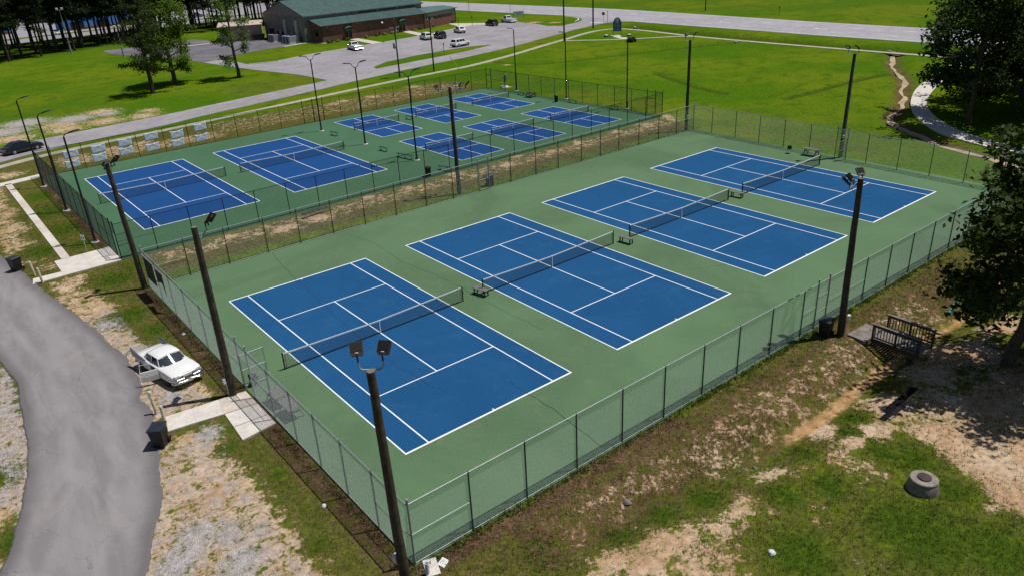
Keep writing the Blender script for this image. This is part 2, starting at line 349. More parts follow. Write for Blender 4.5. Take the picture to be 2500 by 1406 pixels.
gravc = mixc(N, L, ramp(N, L, n_ff, .32, .68), (.20, .18, .17), (.48, .45, .445))
gravc = mixc(N, L, math_(N, L, 'MULTIPLY', ramp(N, L, n_mid, .45, .75), .6), gravc, (.34, .235, .16))
litc = mixc(N, L, ramp(N, L, n_f, .35, .7), (.058, .035, .022), (.17, .095, .065))
litc = mixc(N, L, math_(N, L, 'MULTIPLY', ramp(N, L, n_s, .5, .72), .7), litc, (.070, .065, .020)); litc = mixc(N, L, math_(N, L, 'MULTIPLY', ramp(N, L, n_mid, .48, .68), .75), litc, (.24, .155, .09))
orc = mixc(N, L, ramp(N, L, n_s, .3, .7), (.36, .205, .085), (.45, .29, .16))
c = mixc(N, L, mask(wb[0], n_br, 1.8, .22), lush, dryc)
c = mixc(N, L, mask(wb[1], n_br, 2.2, .24), c, deepc)
c = mixc(N, L, mask(wa[2], n_br, 2.0, .16), c, litc)
c = mixc(N, L, mask(wa[0], n_br, 2.4, .11), c, dirtc)
c = mixc(N, L, mask(wa[1], n_br, 2.0, .15), c, gravc)
c = mixc(N, L, mask(wb[2], n_br, 1.6, .2), c, orc)
# sparse weeds standing in bare soil
weed = math_(N, L, 'MULTIPLY', ramp(N, L, noise(N, L, 3.2, 6, .72, co), .565, .63), ramp(N, L, n_mid, .40, .62))
c = mixc(N, L, math_(N, L, 'MULTIPLY', weed, .75), c, (.050, .072, .012))
c = mixc(N, L, 1.0, c, ramp(N, L, noise(N, L, 2.6, 4, .75, co), .28, .72, .74, 1.26), 'MULTIPLY')
g = ramp(N, L, n_ff, .22, .78, .72, 1.28); c = mixc(N, L, 1.0, c, g, 'MULTIPLY')
L.new(c, B.inputs['Base Color']); B.inputs['Roughness'].default_value = 1.0; B.inputs['Specular IOR Level'].default_value = 0.0
hh = math_(N, L, 'ADD', math_(N, L, 'MULTIPLY', n_f, .6), math_(N, L, 'ADD', math_(N, L, 'MULTIPLY', n_ff, .3), n_s))
bump(N, L, B, hh, .55, .09)
MT['ground'] = m
A = np.stack([zw['dirt'], zw['grav'], zw['lit'], one], 1); Bw = np.stack([zw['dry'], zw['deep'], zw['orange'], one], 1)
ground = raw_mesh('ground', np.stack([X, Y, Z], 1), F, m, attrs={'wa': A, 'wb': Bw}); ground.data.polygons.foreach_set('use_smooth', [True] * len(F))
tag(ground, kind='structure')

# ------------------------------------------------------------------ paved surfaces
def asphalt(name, a, b, sc=.22, speck=26.0, tint=None, stretch=None):
    m, N, L, B = nodes(name); co = coords(N)
    if stretch:
        mp = N.new('ShaderNodeMapping'); mp.inputs['Scale'].default_value = (*stretch, 1); L.new(co, mp.inputs[0]); co = mp.outputs[0]
    n1 = noise(N, L, sc, 6, .6, co, .6); n2 = noise(N, L, sc * 7, 5, .65, co); n3 = noise(N, L, speck, 2, .7, co)
    c = mixc(N, L, ramp(N, L, n1, .32, .68), a, b)
    if tint: c = mixc(N, L, math_(N, L, 'MULTIPLY', ramp(N, L, noise(N, L, sc * 2.2, 4, .6, co), .5, .72), .6), c, tint)
    c = mixc(N, L, 1.0, c, ramp(N, L, n2, .25, .75, .86, 1.14), 'MULTIPLY')
    c = mixc(N, L, 1.0, c, ramp(N, L, n3, .25, .75, .80, 1.20), 'MULTIPLY')
    L.new(c, B.inputs['Base Color']); B.inputs['Roughness'].default_value = .95; B.inputs['Specular IOR Level'].default_value = .06
    bump(N, L, B, n3, .25, .01); return m
MT['drive'] = asphalt('old_grey_asphalt', (.185, .180, .195), (.285, .272, .285), .32, 26, (.265, .235, .225), (1.0, .32))
MT['road'] = asphalt('grey_road_asphalt', (.255, .242, .262), (.325, .31, .335), .12, 14)
MT['highway'] = asphalt('pale_highway_asphalt', (.315, .305, .335), (.35, .34, .375), .06, 3)
MT['dark_asph'] = asphalt('dark_yard_asphalt', (.125, .118, .135), (.185, .175, .195), .1, 10)
def ragged(pts, step=.5, amp=.08, seed=1):
    r = random.Random(seed); out = []
    for (ax, ay), (bx, by) in zip(pts[:-1], pts[1:]):
        d = math.hypot(bx - ax, by - ay); k = max(1, int(d / step))
        for i in range(k):
            t = i / k; o = r.gauss(0, amp); out.append((ax + (bx - ax) * t - (by - ay) / d * o, ay + (by - ay) * t + (bx - ax) / d * o))
    out.append(pts[-1]); return out
def smooth_pl(P, n=6):
    out = []
    for i in range(len(P) - 1):
        p0, p1, p2, p3 = P[max(i - 1, 0)], P[i], P[i + 1], P[min(i + 2, len(P) - 1)]
        for k in range(n):
            t = k / n
            out.append(tuple(.5 * (2 * p1[j] + (p2[j] - p0[j]) * t + (2 * p0[j] - 5 * p1[j] + 4 * p2[j] - p3[j]) * t * t + (3 * p1[j] - p0[j] - 3 * p2[j] + p3[j]) * t ** 3) for j in (0, 1)))
    out.append(P[-1]); return out
def strip(P, w, z0, z1, mb=None):
    """ribbon slab along a path"""
    mb = mb or MB(); n = len(P); Lf = []; Rt = []
    ww = w if isinstance(w, (list, tuple)) else [w] * n
    for i, p in enumerate(P):
        a = P[max(i - 1, 0)]; b = P[min(i + 1, n - 1)]; d = math.hypot(b[0] - a[0], b[1] - a[1]); nx_, ny_ = -(b[1] - a[1]) / d, (b[0] - a[0]) / d
        Lf.append((p[0] + nx_ * ww[i] / 2, p[1] + ny_ * ww[i] / 2)); Rt.append((p[0] - nx_ * ww[i] / 2, p[1] - ny_ * ww[i] / 2))
    rings = [[(*Lf[i], z1), (*Rt[i], z1), (*Rt[i], z0), (*Lf[i], z0)] for i in range(n)]
    return mb.loft(rings)
# driveway with crumbling edges
drR = [(-30, 58), (-20, 54.5), (-13.5, 50.6), (-11.1, 47.6), (-10.2, 41), (-9.8, 37.1), (-9.2, 32.9), (-8.7, 29.2), (-8.2, 25.7), (-8.0, 23), (-7.7, 20.7), (-7.7, 18.9), (-7.8, 17.4), (-7.9, 15.8), (-8.4, 14.5), (-8.2, 13.4), (-8.4, 12.1), (-8.6, 10.3), (-9.3, 7.7), (-10, 4.8), (-10.6, 3.4), (-11.0, 2.6), (-11.4, 1.6), (-11.9, .4), (-13.2, -2.5), (-16, -8)]
drL = [(-34, 44), (-24, 40), (-17, 34), (-14.4, 29), (-13.8, 25.5), (-13.7, 23.8), (-13.4, 22), (-13.7, 18.7), (-13.9, 15.9), (-14.1, 13.5), (-14.5, 11.2), (-14.8, 9.9), (-15.1, 8.7), (-15.5, 7.3), (-15.8, 6.2), (-16.2, 5.3), (-16.6, 4.4), (-18, 1), (-21, -5)]
def resample(P, n):
    d = [0]
    for a, b in zip(P[:-1], P[1:]): d.append(d[-1] + math.hypot(b[0] - a[0], b[1] - a[1]))
    t = np.linspace(0, d[-1], n); return np.stack([np.interp(t, d, [p[0] for p in P]), np.interp(t, d, [p[1] for p in P])], 1)
nr_, nc_ = 400, 15
eR, eL = resample(drR, nr_), resample(drL, nr_)
kk = np.arange(nr_); wob = lambda s: .06 * np.sin(kk * .31 + s) + .05 * np.sin(kk * .83 + 2 * s) + .04 * np.sin(kk * 1.9 + 3 * s) + np.random.default_rng(int(s * 10)).normal(0, .018, nr_)
eR[:, 0] += .6 * wob(1.0); eL[:, 0] += .35 * wob(2.0)
tc = np.concatenate([[0, 0], np.linspace(.02, .98, nc_), [1, 1]]); zc_ = np.concatenate([[-.25, -.015], np.zeros(nc_), [-.015, -.25]])
V3 = np.zeros((nr_, nc_ + 4, 3)); V3[:, :, :2] = eR[:, None, :] * (1 - tc)[None, :, None] + eL[:, None, :] * tc[None, :, None]; V3[:, :, 2] = zc_
ii = np.arange(nr_ * (nc_ + 4)).reshape(nr_, nc_ + 4)
Fd = np.stack([ii[:-1, :-1].ravel(), ii[:-1, 1:].ravel(), ii[1:, 1:].ravel(), ii[1:, :-1].ravel()], 1)
wear = np.zeros((nr_, nc_ + 4, 4)); wear[:, :, 0] = tc; wear[:, :, 3] = 1
m, N, L, B = nodes('worn_drive_asphalt'); co = coords(N)
at_ = N.new('ShaderNodeAttribute'); at_.attribute_name = 'wear'; sp_ = N.new('ShaderNodeSeparateColor'); L.new(at_.outputs['Color'], sp_.inputs[0]); tpos = sp_.outputs[0]
mp = N.new('ShaderNodeMapping'); mp.inputs['Scale'].default_value = (1, .22, 1); L.new(co, mp.inputs[0])
n1 = noise(N, L, .8, 6, .62, mp.outputs[0], .5); n2 = noise(N, L, .28, 4, .6, co, .6); n3 = noise(N, L, 24, 2, .7, co); n4 = noise(N, L, 3.2, 5, .7, co)
ed_ = math_(N, L, 'ABSOLUTE', math_(N, L, 'SUBTRACT', tpos, .5)); edge = ramp(N, L, math_(N, L, 'ADD', ed_, math_(N, L, 'MULTIPLY', math_(N, L, 'SUBTRACT', n1, .5), .25)), .34, .50)
c = mixc(N, L, ramp(N, L, n1, .35, .65), (.202, .193, .198), (.265, .252, .257)); c = mixc(N, L, math_(N, L, 'MULTIPLY', ramp(N, L, n2, .5, .7), .6), c, (.29, .265, .255))
c = mixc(N, L, math_(N, L, 'MULTIPLY', edge, .85), c, (.125, .117, .122))
wheel_ = ramp(N, L, math_(N, L, 'ABSOLUTE', math_(N, L, 'SUBTRACT', ed_, .17)), .0, .09, .30, 0.0); c = mixc(N, L, wheel_, c, (.325, .312, .315))
c = mixc(N, L, math_(N, L, 'MULTIPLY', ramp(N, L, n4, .66, .72), .5), c, (.40, .38, .36))
vor = N.new('ShaderNodeTexVoronoi'); vor.feature = 'DISTANCE_TO_EDGE'; vor.inputs['Scale'].default_value = .23; dm = N.new('ShaderNodeMapping'); L.new(co, dm.inputs[0])
wv = N.new('ShaderNodeMix'); wv.data_type = 'VECTOR'; wv.inputs[0].default_value = .04; L.new(co, wv.inputs[4]); ns_ = N.new('ShaderNodeTexNoise'); ns_.inputs['Scale'].default_value = 2.0; ns_.inputs['Detail'].default_value = 5; L.new(co, ns_.inputs['Vector'])
va = N.new('ShaderNodeVectorMath'); va.operation = 'MULTIPLY_ADD'; va.inputs[1].default_value = (.9, .9, .9); L.new(ns_.outputs['Color'], va.inputs[0]); L.new(co, va.inputs[2]); L.new(va.outputs[0], vor.inputs['Vector'])
crk = math_(N, L, 'MULTIPLY', ramp(N, L, vor.outputs['Distance'], .0, .006, 1.0, 0.0), ramp(N, L, n2, .42, .6)); c = mixc(N, L, math_(N, L, 'MULTIPLY', crk, .6), c, (.08, .075, .08))
c = mixc(N, L, 1.0, c, ramp(N, L, n3, .25, .75, .80, 1.20), 'MULTIPLY')
L.new(c, B.inputs['Base Color']); B.inputs['Roughness'].default_value = .95; B.inputs['Specular IOR Level'].default_value = .06; bump(N, L, B, n3, .25, .01)
tag(raw_mesh('driveway', V3.reshape(-1, 3), Fd, m, attrs={'wear': wear.reshape(-1, 4)}), kind='structure')
roadlo = smooth_pl([(-48, 58), (-20, 77), (-6.4, 85.9), (3, 89.4), (13.8, 91.0), (22.2, 93.6), (33, 96.2), (46.2, 99.6), (53.4, 101.7), (67, 104.9), (81.3, 107.6), (97.7, 111.8), (122.2, 120.6), (138.4, 125.4), (144, 124.6), (148, 120)])
roadup = smooth_pl([(-52, 66), (-24, 86), (-8, 94.5), (5, 97.6), (16.5, 99.3), (24.4, 101.2), (36.3, 103.9), (49.1, 106.9), (62, 110.9), (71.6, 112.4), (86.2, 115.0), (96.6, 118.6), (112, 124.8), (131.2, 132.2), (139.6, 135), (144.7, 138.6), (148.5, 144), (151.5, 152)])
struct(MB().poly(ragged(roadlo, 1.5, .05, 5) + [(155, 122), (157, 150)] + ragged(roadup, 1.5, .05, 6)[::-1], -.25, 0.0), 'side_road', MT['road'])
lot = [(49.1, 106.2), (48.6, 117.9), (46.1, 130.1), (44, 142.9), (42.6, 156), (47.7, 158), (47.9, 142.6), (53.9, 141.0), (63.4, 144.6), (73.5, 146.2), (84.8, 148), (95.4, 150.1), (110.7, 155.4), (121.8, 159.6), (124.4, 157.5), (132.3, 152.5), (131.2, 142.7), (129.3, 136.4), (131.5, 131.6), (112, 124.2), (97, 118.2), (96, 119.5), (91.5, 121.1), (83.6, 120.7), (76.7, 119.9), (67.7, 117.4), (62.4, 113.4), (61.5, 110)]
struct(MB().poly(lot, -.25, -.004), 'parking_lot', MT['road'])
yard = [(33, 209), (42.3, 208.5), (57.8, 211), (60.5, 198), (68.7, 187), (73, 186.2), (73.5, 169), (67.5, 166.4), (58.4, 164.8), (49, 159.6), (47.6, 156.5), (42.6, 154.5), (41.8, 163), (36.2, 185), (32.4, 198)]
struct(MB().poly(yard, -.25, -.008), 'service_yard', MT['dark_asph'])
hwS = [(140, 520), (146, 300), (148, 230), (149, 190), (150, 168), (151, 152), (150, 140), (147.4, 126), (146, 107), (144.5, 79), (143.4, 65), (142.8, 43), (142.5, 20), (142.5, -80), (145, -400)]
hwN = [(158, 520), (166, 300), (169.5, 230), (171, 190), (171.8, 168), (172, 152), (171.2, 140), (170, 126), (167.6, 100), (165.4, 79), (164.4, 62), (163.8, 43), (163.5, 20), (163.5, -80), (166, -400)]
struct(MB().poly(hwS + hwN[::-1], -.3, .004), 'highway', MT['highway'])
def lerp_hw(y, t):
    f = lambda P: float(np.interp(y, [p[1] for p in P[::-1]], [p[0] for p in P[::-1]]))
    return f(hwS) * (1 - t) + f(hwN) * t
mk = MB()
for t in (.27, .68):
    y = -60
    while y < 330:
        mk.poly([(lerp_hw(y, t) - .09, y), (lerp_hw(y, t) + .09, y), (lerp_hw(y + 3, t) + .09, y + 3), (lerp_hw(y + 3, t) - .09, y + 3)], .0045, .010); y += 12.2
for t in (.055, .945):
    P = [(lerp_hw(y, t), y) for y in np.arange(-80, 420, 10) if not (t < .5 and 121 < y < 150)]
    if t < .5:
        strip([p for p in P if p[1] < 122], .14, .0045, .010, mk); strip([p for p in P if p[1] > 148], .14, .0045, .010, mk)
    else: strip(P, .14, .0045, .010, mk)
for y0, s in ((98, 1), (70, 1), (150, -1)):
    xx = lerp_hw(y0, .47); mk.poly([(xx - .1, y0 - 2 * s), (xx + .1, y0 - 2 * s), (xx + .1, y0 + .6 * s), (xx + .5, y0 + .5 * s), (xx, y0 + 2 * s), (xx - .5, y0 + .5 * s), (xx - .1, y0 + .6 * s)], .0045, .010)
mk.poly([(139.9, 130.6), (140.5, 130.7), (141.6, 126.4), (141.0, 126.3)], .0005, .006)
strip(smooth_pl([(140.5, 137.0), (144.6, 139.8), (147.6, 143.5), (149.6, 148.5), (150.0, 152)]), .25, .0005, .006, mk)
struct(mk, 'lane_marking', MT['line'])
ym = MB()
for t in (.46, .49): strip([(lerp_hw(y, t), y) for y in np.arange(-80, 420, 10)], .12, .0045, .010, ym)
cl = [((roadlo[i][0] + roadup[min(i + 2, len(roadup) - 1)][0]) / 2, (roadlo[i][1] + roadup[min(i + 2, len(roadup) - 1)][1]) / 2) for i in range(0, len(roadlo) - 10, 4)]
for o in (-.12, .12): strip([(p[0], p[1] + o) for p in cl], .10, .0005, .006, ym)
struct(ym, 'centre_line', mat('faded_yellow_paint', (.42, .31, .20), .8, .2, 1.5))
# footpaths
sw = [(STREAM[0][0], STREAM[0][1])] + smooth_pl(STREAM[1:], 5); rs_ = random.Random(4)
struct(strip([(a + .3 * math.sin(i * .9) + .15 * math.sin(i * 2.3), b + .3 * math.cos(i * .7)) for i, (a, b) in enumerate(sw)], [.62 + .25 * math.sin(i * .55) + .15 * math.sin(i * 1.7) + (.35 if i > 38 else 0) for i in range(len(sw))], -.9, -.50), 'stream_bed', mat('sandy_stream_bed', (.40, .31, .22), .95, .2, .8, fine=4, spec=0))
PATH = smooth_pl([(-30, 70), (-6.6, 83.4), (4.8, 86.6), (13, 87.6), (21, 89.0), (29.9, 90.6), (38.5, 92.1), (49.1, 93.9), (61.1, 95.6), (73.7, 97.0), (82.6, 99.4), (89.8, 101.8), (103.3, 107.0), (112.7, 110.4), (124, 114.6), (130, 115.2), (133.0, 112.5), (133.4, 105.8), (131.4, 94.1), (130, 85.6), (128.8, 68.6), (128.1, 45.6), (128.0, 25)])
struct(strip(PATH, 1.5, -.2, 0.0), 'footpath', MT['path'])
struct(strip(smooth_pl([(110, 108.2), (112.5, 105.5), (114.9, 102.2), (119.8, 97.0), (124, 93.4), (128, 90.2), (130.4, 86)]), 1.3, -.2, -.004), 'footpath', MT['path'])
struct(MB().poly([(118.9, 98.6), (120.3, 97.0), (122.6, 101.8), (124, 104.4), (122.4, 105.6), (120.6, 102.6)], -.2, -.002), 'sign_base_paving', MT['concrete_b'])
cpl = [(140, 30), (128, 29), (122.8, 27.8), (113.2, 25.6), (100.6, 22.9), (91.7, 19.7), (85.5, 16.6), (80.6, 13.4), (76.3, 9.2), (73.9, 4.8), (72.6, 0), (72, -12)]
cpr = [(140, 27.4), (128, 26.6), (120.8, 25.5), (110.3, 22.8), (99.6, 20.3), (91.7, 17.6), (86.2, 14.7), (81.8, 11.4), (78.2, 7.6), (76.1, 3.8), (74.8, -1), (74.2, -12)]
struct(MB().poly(smooth_pl(cpl) + smooth_pl(cpr)[::-1], -.2, 0.0), 'curved_footpath', MT['concrete'])
struct(MB().poly([(82, 148.2), (85, 148.4), (86, 163.6), (83.6, 163.4)], -.15, 0.0), 'entrance_walk', MT['concrete_b'])
struct(MB().poly([(98, 151.4), (101, 152.4), (103.4, 166.0), (101, 165.9)], -.15, 0.0), 'entrance_walk', MT['concrete_b'])
struct(MB().poly([(116.2, 157.6), (121.6, 159.4), (123.5, 156.8), (127, 158.6), (124.4, 163), (121, 169.4), (119.6, 169.4)], -.15, .002), 'corner_walk', MT['concrete_b'])
struct(strip(smooth_pl([(66.5, 166.6), (69.5, 167.2), (73, 168.0), (76, 162)]), .8, -.1, .006), 'kerb_edge', MT['concrete'])
kb = MB()
for a, b in (((47.9, 142.6), (53.9, 141.0)), ((53.9, 141.0), (63.4, 144.6)), ((63.4, 144.6), (73.5, 146.2)), ((73.5, 146.2), (81.8, 147.5)), ((85.2, 148.1), (95.4, 150.1)), ((95.4, 150.1), (97.8, 151)), ((101.2, 151.8), (110.7, 155.4)), ((110.7, 155.4), (116, 157.4))): strip([a, b], .28, -.1, .12, kb)
struct(kb, 'kerb', MT['concrete'])
struct(MB().poly([(41.5, 205), (42.5, 206), (52.8, 196), (59.2, 195.4), (59.2, 194.3), (52.2, 194.9)], -.1, .0), 'yard_apron', MT['concrete'])
# far road and lots beyond the pine grove
struct(strip(smooth_pl([(-140, 250), (-40, 262), (20, 270), (76, 276), (120, 268), (146, 258)]), 15, -.2, -.012), 'back_road', MT['road'])
struct(MB().poly([(-80, 276), (20, 284), (80, 288), (135, 282), (140, 360), (90, 400), (-60, 400)], -.2, -.016), 'back_lot', MT['road'])
# walkways of single slabs at the gates
def slabs(name, polys, mats):
    root = tag(bpy.data.objects.new(name, None), kind='structure'); COL.objects.link(root)
    for i, p in enumerate(polys):
        cx = sum(a for a, b in p) / len(p); cy = sum(b for a, b in p) / len(p)
        q = [(cx + (a - cx) * .996, cy + (b - cy) * .996) for a, b in p]
        MB().poly(q, -.12, .012).build('concrete_slab', mats[i % len(mats)], root)
slabs('gate_walkway', [[(-7.85, 11.75), (-8.15, 10.2), (-6.75, 10.0), (-6.5, 11.55)], [(-6.5, 11.55), (-6.75, 10.0), (-5.35, 9.75), (-5.1, 11.4)], [(-5.1, 11.4), (-5.35, 9.75), (-3.62, 9.55), (-3.62, 11.2)], [(-5.35, 9.7), (-5.42, 8.2), (-3.62, 8.1), (-3.62, 9.5)], [(-5.42, 8.15), (-5.5, 6.75), (-3.62, 7.0), (-3.62, 8.05)]], [MT['concrete'], MT['concrete'], MT['concrete_b']])
slabs('gate_walkway', [[(-9.9, 39.3), (-10.1, 38.0), (-7.9, 38.15), (-7.9, 39.2)], [(-7.9, 42.2), (-7.9, 38.15), (-5.8, 38.2), (-5.8, 42.3)], [(-5.8, 42.3), (-5.8, 38.2), (-3.62, 38.3), (-3.62, 42.4)]], [MT['concrete']])
slabs('side_strip', [[(-7.5 + .022 * k, 73.3 - 4.43 * k), (-6.85 + .022 * k, 73.3 - 4.43 * k), (-6.83 + .022 * k, 73.3 - 4.43 * (k + 1)), (-7.48 + .022 * k, 73.3 - 4.43 * (k + 1))] for k in range(7)], [MT['concrete_b'], MT['concrete']])
slabs('corner_walkway', [[(-3.7 - 3 * k, 75.2 - 0.6 * k), (-3.7 - 3 * k, 73.6 - 0.6 * k), (-6.7 - 3 * k, 73.0 - .6 * k), (-6.7 - 3 * k, 74.6 - .6 * k)] for k in range(5)], [MT['concrete']])

# ------------------------------------------------------------------ court pavements
def court_mat(name, col, var=.10, blot=None):
    m, N, L, B = nodes(name); co = coords(N)
    n1 = noise(N, L, .09, 5, .6, co, .8); n2 = noise(N, L, .8, 6, .6, co, .5); n3 = noise(N, L, 16, 3, .7, co); n4 = noise(N, L, 60, 2, .7, co)
    c = mixc(N, L, ramp(N, L, n1, .3, .7), tuple(k * (1 - var) for k in col), tuple(k * (1 + var) for k in col))
    if blot: c = mixc(N, L, math_(N, L, 'MULTIPLY', ramp(N, L, n2, .52, .75), .6), c, blot)
    c = mixc(N, L, 1.0, c, ramp(N, L, n3, .25, .75, .80, 1.20), 'MULTIPLY'); c = mixc(N, L, 1.0, c, ramp(N, L, n4, .25, .75, .80, 1.20), 'MULTIPLY')
    L.new(c, B.inputs['Base Color']); B.inputs['Roughness'].default_value = .95; B.inputs['Specular IOR Level'].default_value = .04
    bump(N, L, B, n4, .2, .004); return m
MT['g_low'] = court_mat('green_court_coating', (.098, .172, .092), .13, (.135, .19, .11))
MT['b_low'] = court_mat('blue_court_coating', (.0150, .083, .208), .10, (.028, .104, .222))
MT['g_up'] = court_mat('fresh_green_court_coating', (.066, .145, .082), .07, (.082, .158, .092))
MT['b_up'] = court_mat('fresh_blue_court_coating', (.0150, .068, .215), .05, (.018, .078, .228))
MT['crack'] = mat('dark_hairline_crack', (.012, .022, .03), .9, .2, 4)
LOW = [(-3.5, -6.38), (60.0, -6.55), (60.35, 31.0), (-3.5, 30.85)]
UPP = [(-3.6, 38.3), (63.7, 38.75), (62.4, 75.3), (-3.8, 73.7)]
pad_low = struct(MB().poly(LOW, -.3, 0.0), 'lower_court_pavement', MT['g_low'])
pad_up = struct(MB().poly(UPP, -.3, 0.0), 'upper_court_pavement', MT['g_up'])
LW = .072
def lines(parent, rects, z):
    for x0, y0, x1, y1 in rects:
        MB().poly([(x0, y0), (x1, y0), (x1, y1), (x0, y1)], z - .0035, z).build('line', MT['line'], parent)
def tennis(parent, x, y, rot, blue):
    w, l = 10.97, 23.77
    s = MB().poly([(0, 0), (w, 0), (w, l), (0, l)], .001, .004).build('tennis_court', blue, parent, loc=(x, y, 0), rot=(0, 0, rot))
    a, sv = 1.372, 5.485; c = w / 2; h = LW / 2
    B2 = [(0, 0, w, LW * 1.6), (0, l - LW * 1.6, w, l), (0, LW * 1.6, LW, l - LW * 1.6), (w - LW, LW * 1.6, w, l - LW * 1.6),
          (a - h, LW * 1.6, a + h, l - LW * 1.6), (w - a - h, LW * 1.6, w - a + h, l - LW * 1.6),
          (a + h, sv - h, w - a - h, sv + h), (a + h, l - sv - h, w - a - h, l - sv + h), (c - h, sv + h, c + h, l - sv - h),
          (c - h, LW * 1.6, c + h, .25), (c - h, l - .25, c + h, l - LW * 1.6)]
    lines(s, B2, .008); return s
def pickle(parent, x, y, rot):
    w, l = 6.1, 13.41
    s = MB().poly([(0, 0), (w, 0), (w, l), (0, l)], .001, .004).build('pickleball_court', MT['b_up'], parent, loc=(x, y, 0), rot=(0, 0, rot))
    nv = 2.134; c = w / 2; h = LW / 2; m_ = l / 2
    lines(s, [(0, 0, w, LW), (0, l - LW, w, l), (0, LW, LW, l - LW), (w - LW, LW, w, l - LW), (LW, m_ - nv - h, w - LW, m_ - nv + h), (LW, m_ + nv - h, w - LW, m_ + nv + h), (c - h, LW, c + h, m_ - nv - h), (c - h, m_ + nv + h, c + h, l - LW)], .008)
    return s
CX = [0.0, 14.62, 29.35, 44.24]
for x in CX: tennis(pad_low, x, 0, 0, MT['b_low'])
tennis(pad_up, -.134, 44.63, .0063, MT['b_up']); tennis(pad_up, 14.446, 44.73, .0063, MT['b_up'])
PK = [(32.75, 58.55), (42.55, 58.65), (52.5, 58.75), (33.0, 41.5), (42.9, 41.6), (52.85, 41.65)]
for x, y in PK: pickle(pad_up, x, y, .004)
def crack(parent, P, w=.028, seed=0):
    w *= .66
    strip(ragged(P, .5, .06, seed), w, .0085, .0095).build('crack', MT['crack'], parent)
crack(pad_low, [(6.03, 30.6), (5.17, 24.1), (4.65, 18.28), (4.29, 14.0), (3.96, 9.22), (4.26, 6.03), (4.53, 3.13)], .03, 1)
crack(pad_low, [(7.76, 1.79), (7.74, -.18), (7.84, -1.88), (7.55, -4.33), (7.35, -6.2)], .04, 2)
crack(pad_low, [(12.5, 30), (13.1, 26), (12.7, 21), (13.3, 15), (13.0, 11), (13.2, 5)], .016, 3)
crack(pad_low, [(17.0, 22.5), (19.5, 20.8), (21, 17), (23.5, 16)], .014, 4)
crack(pad_low, [(24.0, 7.2), (25.2, 5.2), (27.5, 4), (29.5, 3.2)], .014, 5)
# ------------------------------------------------------------------ chain link fences
FH = 3.0
_panels = {}
def panel_mesh(w, h, z0, wr, pitch, mtl):
    key = (round(w, 2), round(h, 2), round(z0, 2), mtl.name)
    if key in _panels: return _panels[key]
    V = []; Fc = []; H = h - z0; step = pitch * math.sqrt(2)
    def wire(a, b):
        d = Vector((b[0] - a[0], 0, b[1] - a[1])).normalized(); n = Vector((-d.z, 0, d.x)); k = len(V)
        for p in (a, b):
            P0 = Vector((p[0], 0, p[1]))
            for t in (0.5, 2.594, 4.689): V.append(tuple(P0 + (n * math.cos(t) + Vector((0, 1, 0)) * math.sin(t)) * wr))
        for q in range(3): Fc.append((k + q, k + (q + 1) % 3, k + 3 + (q + 1) % 3, k + 3 + q))
    c = -H
    while c < w:
        # rising wire z-z0 = x-c
        x0 = max(0, c); x1 = min(w, c + H)
        if x1 - x0 > .02:
            wire((x0, z0 + x0 - c), (x1, z0 + x1 - c)); wire((w - x0, z0 + x0 - c), (w - x1, z0 + x1 - c))
        c += step
    me = bpy.data.meshes.new('chain_link'); me.from_pydata(V, [], Fc); me.materials.append(mtl); me.update()
    _panels[key] = me; return me
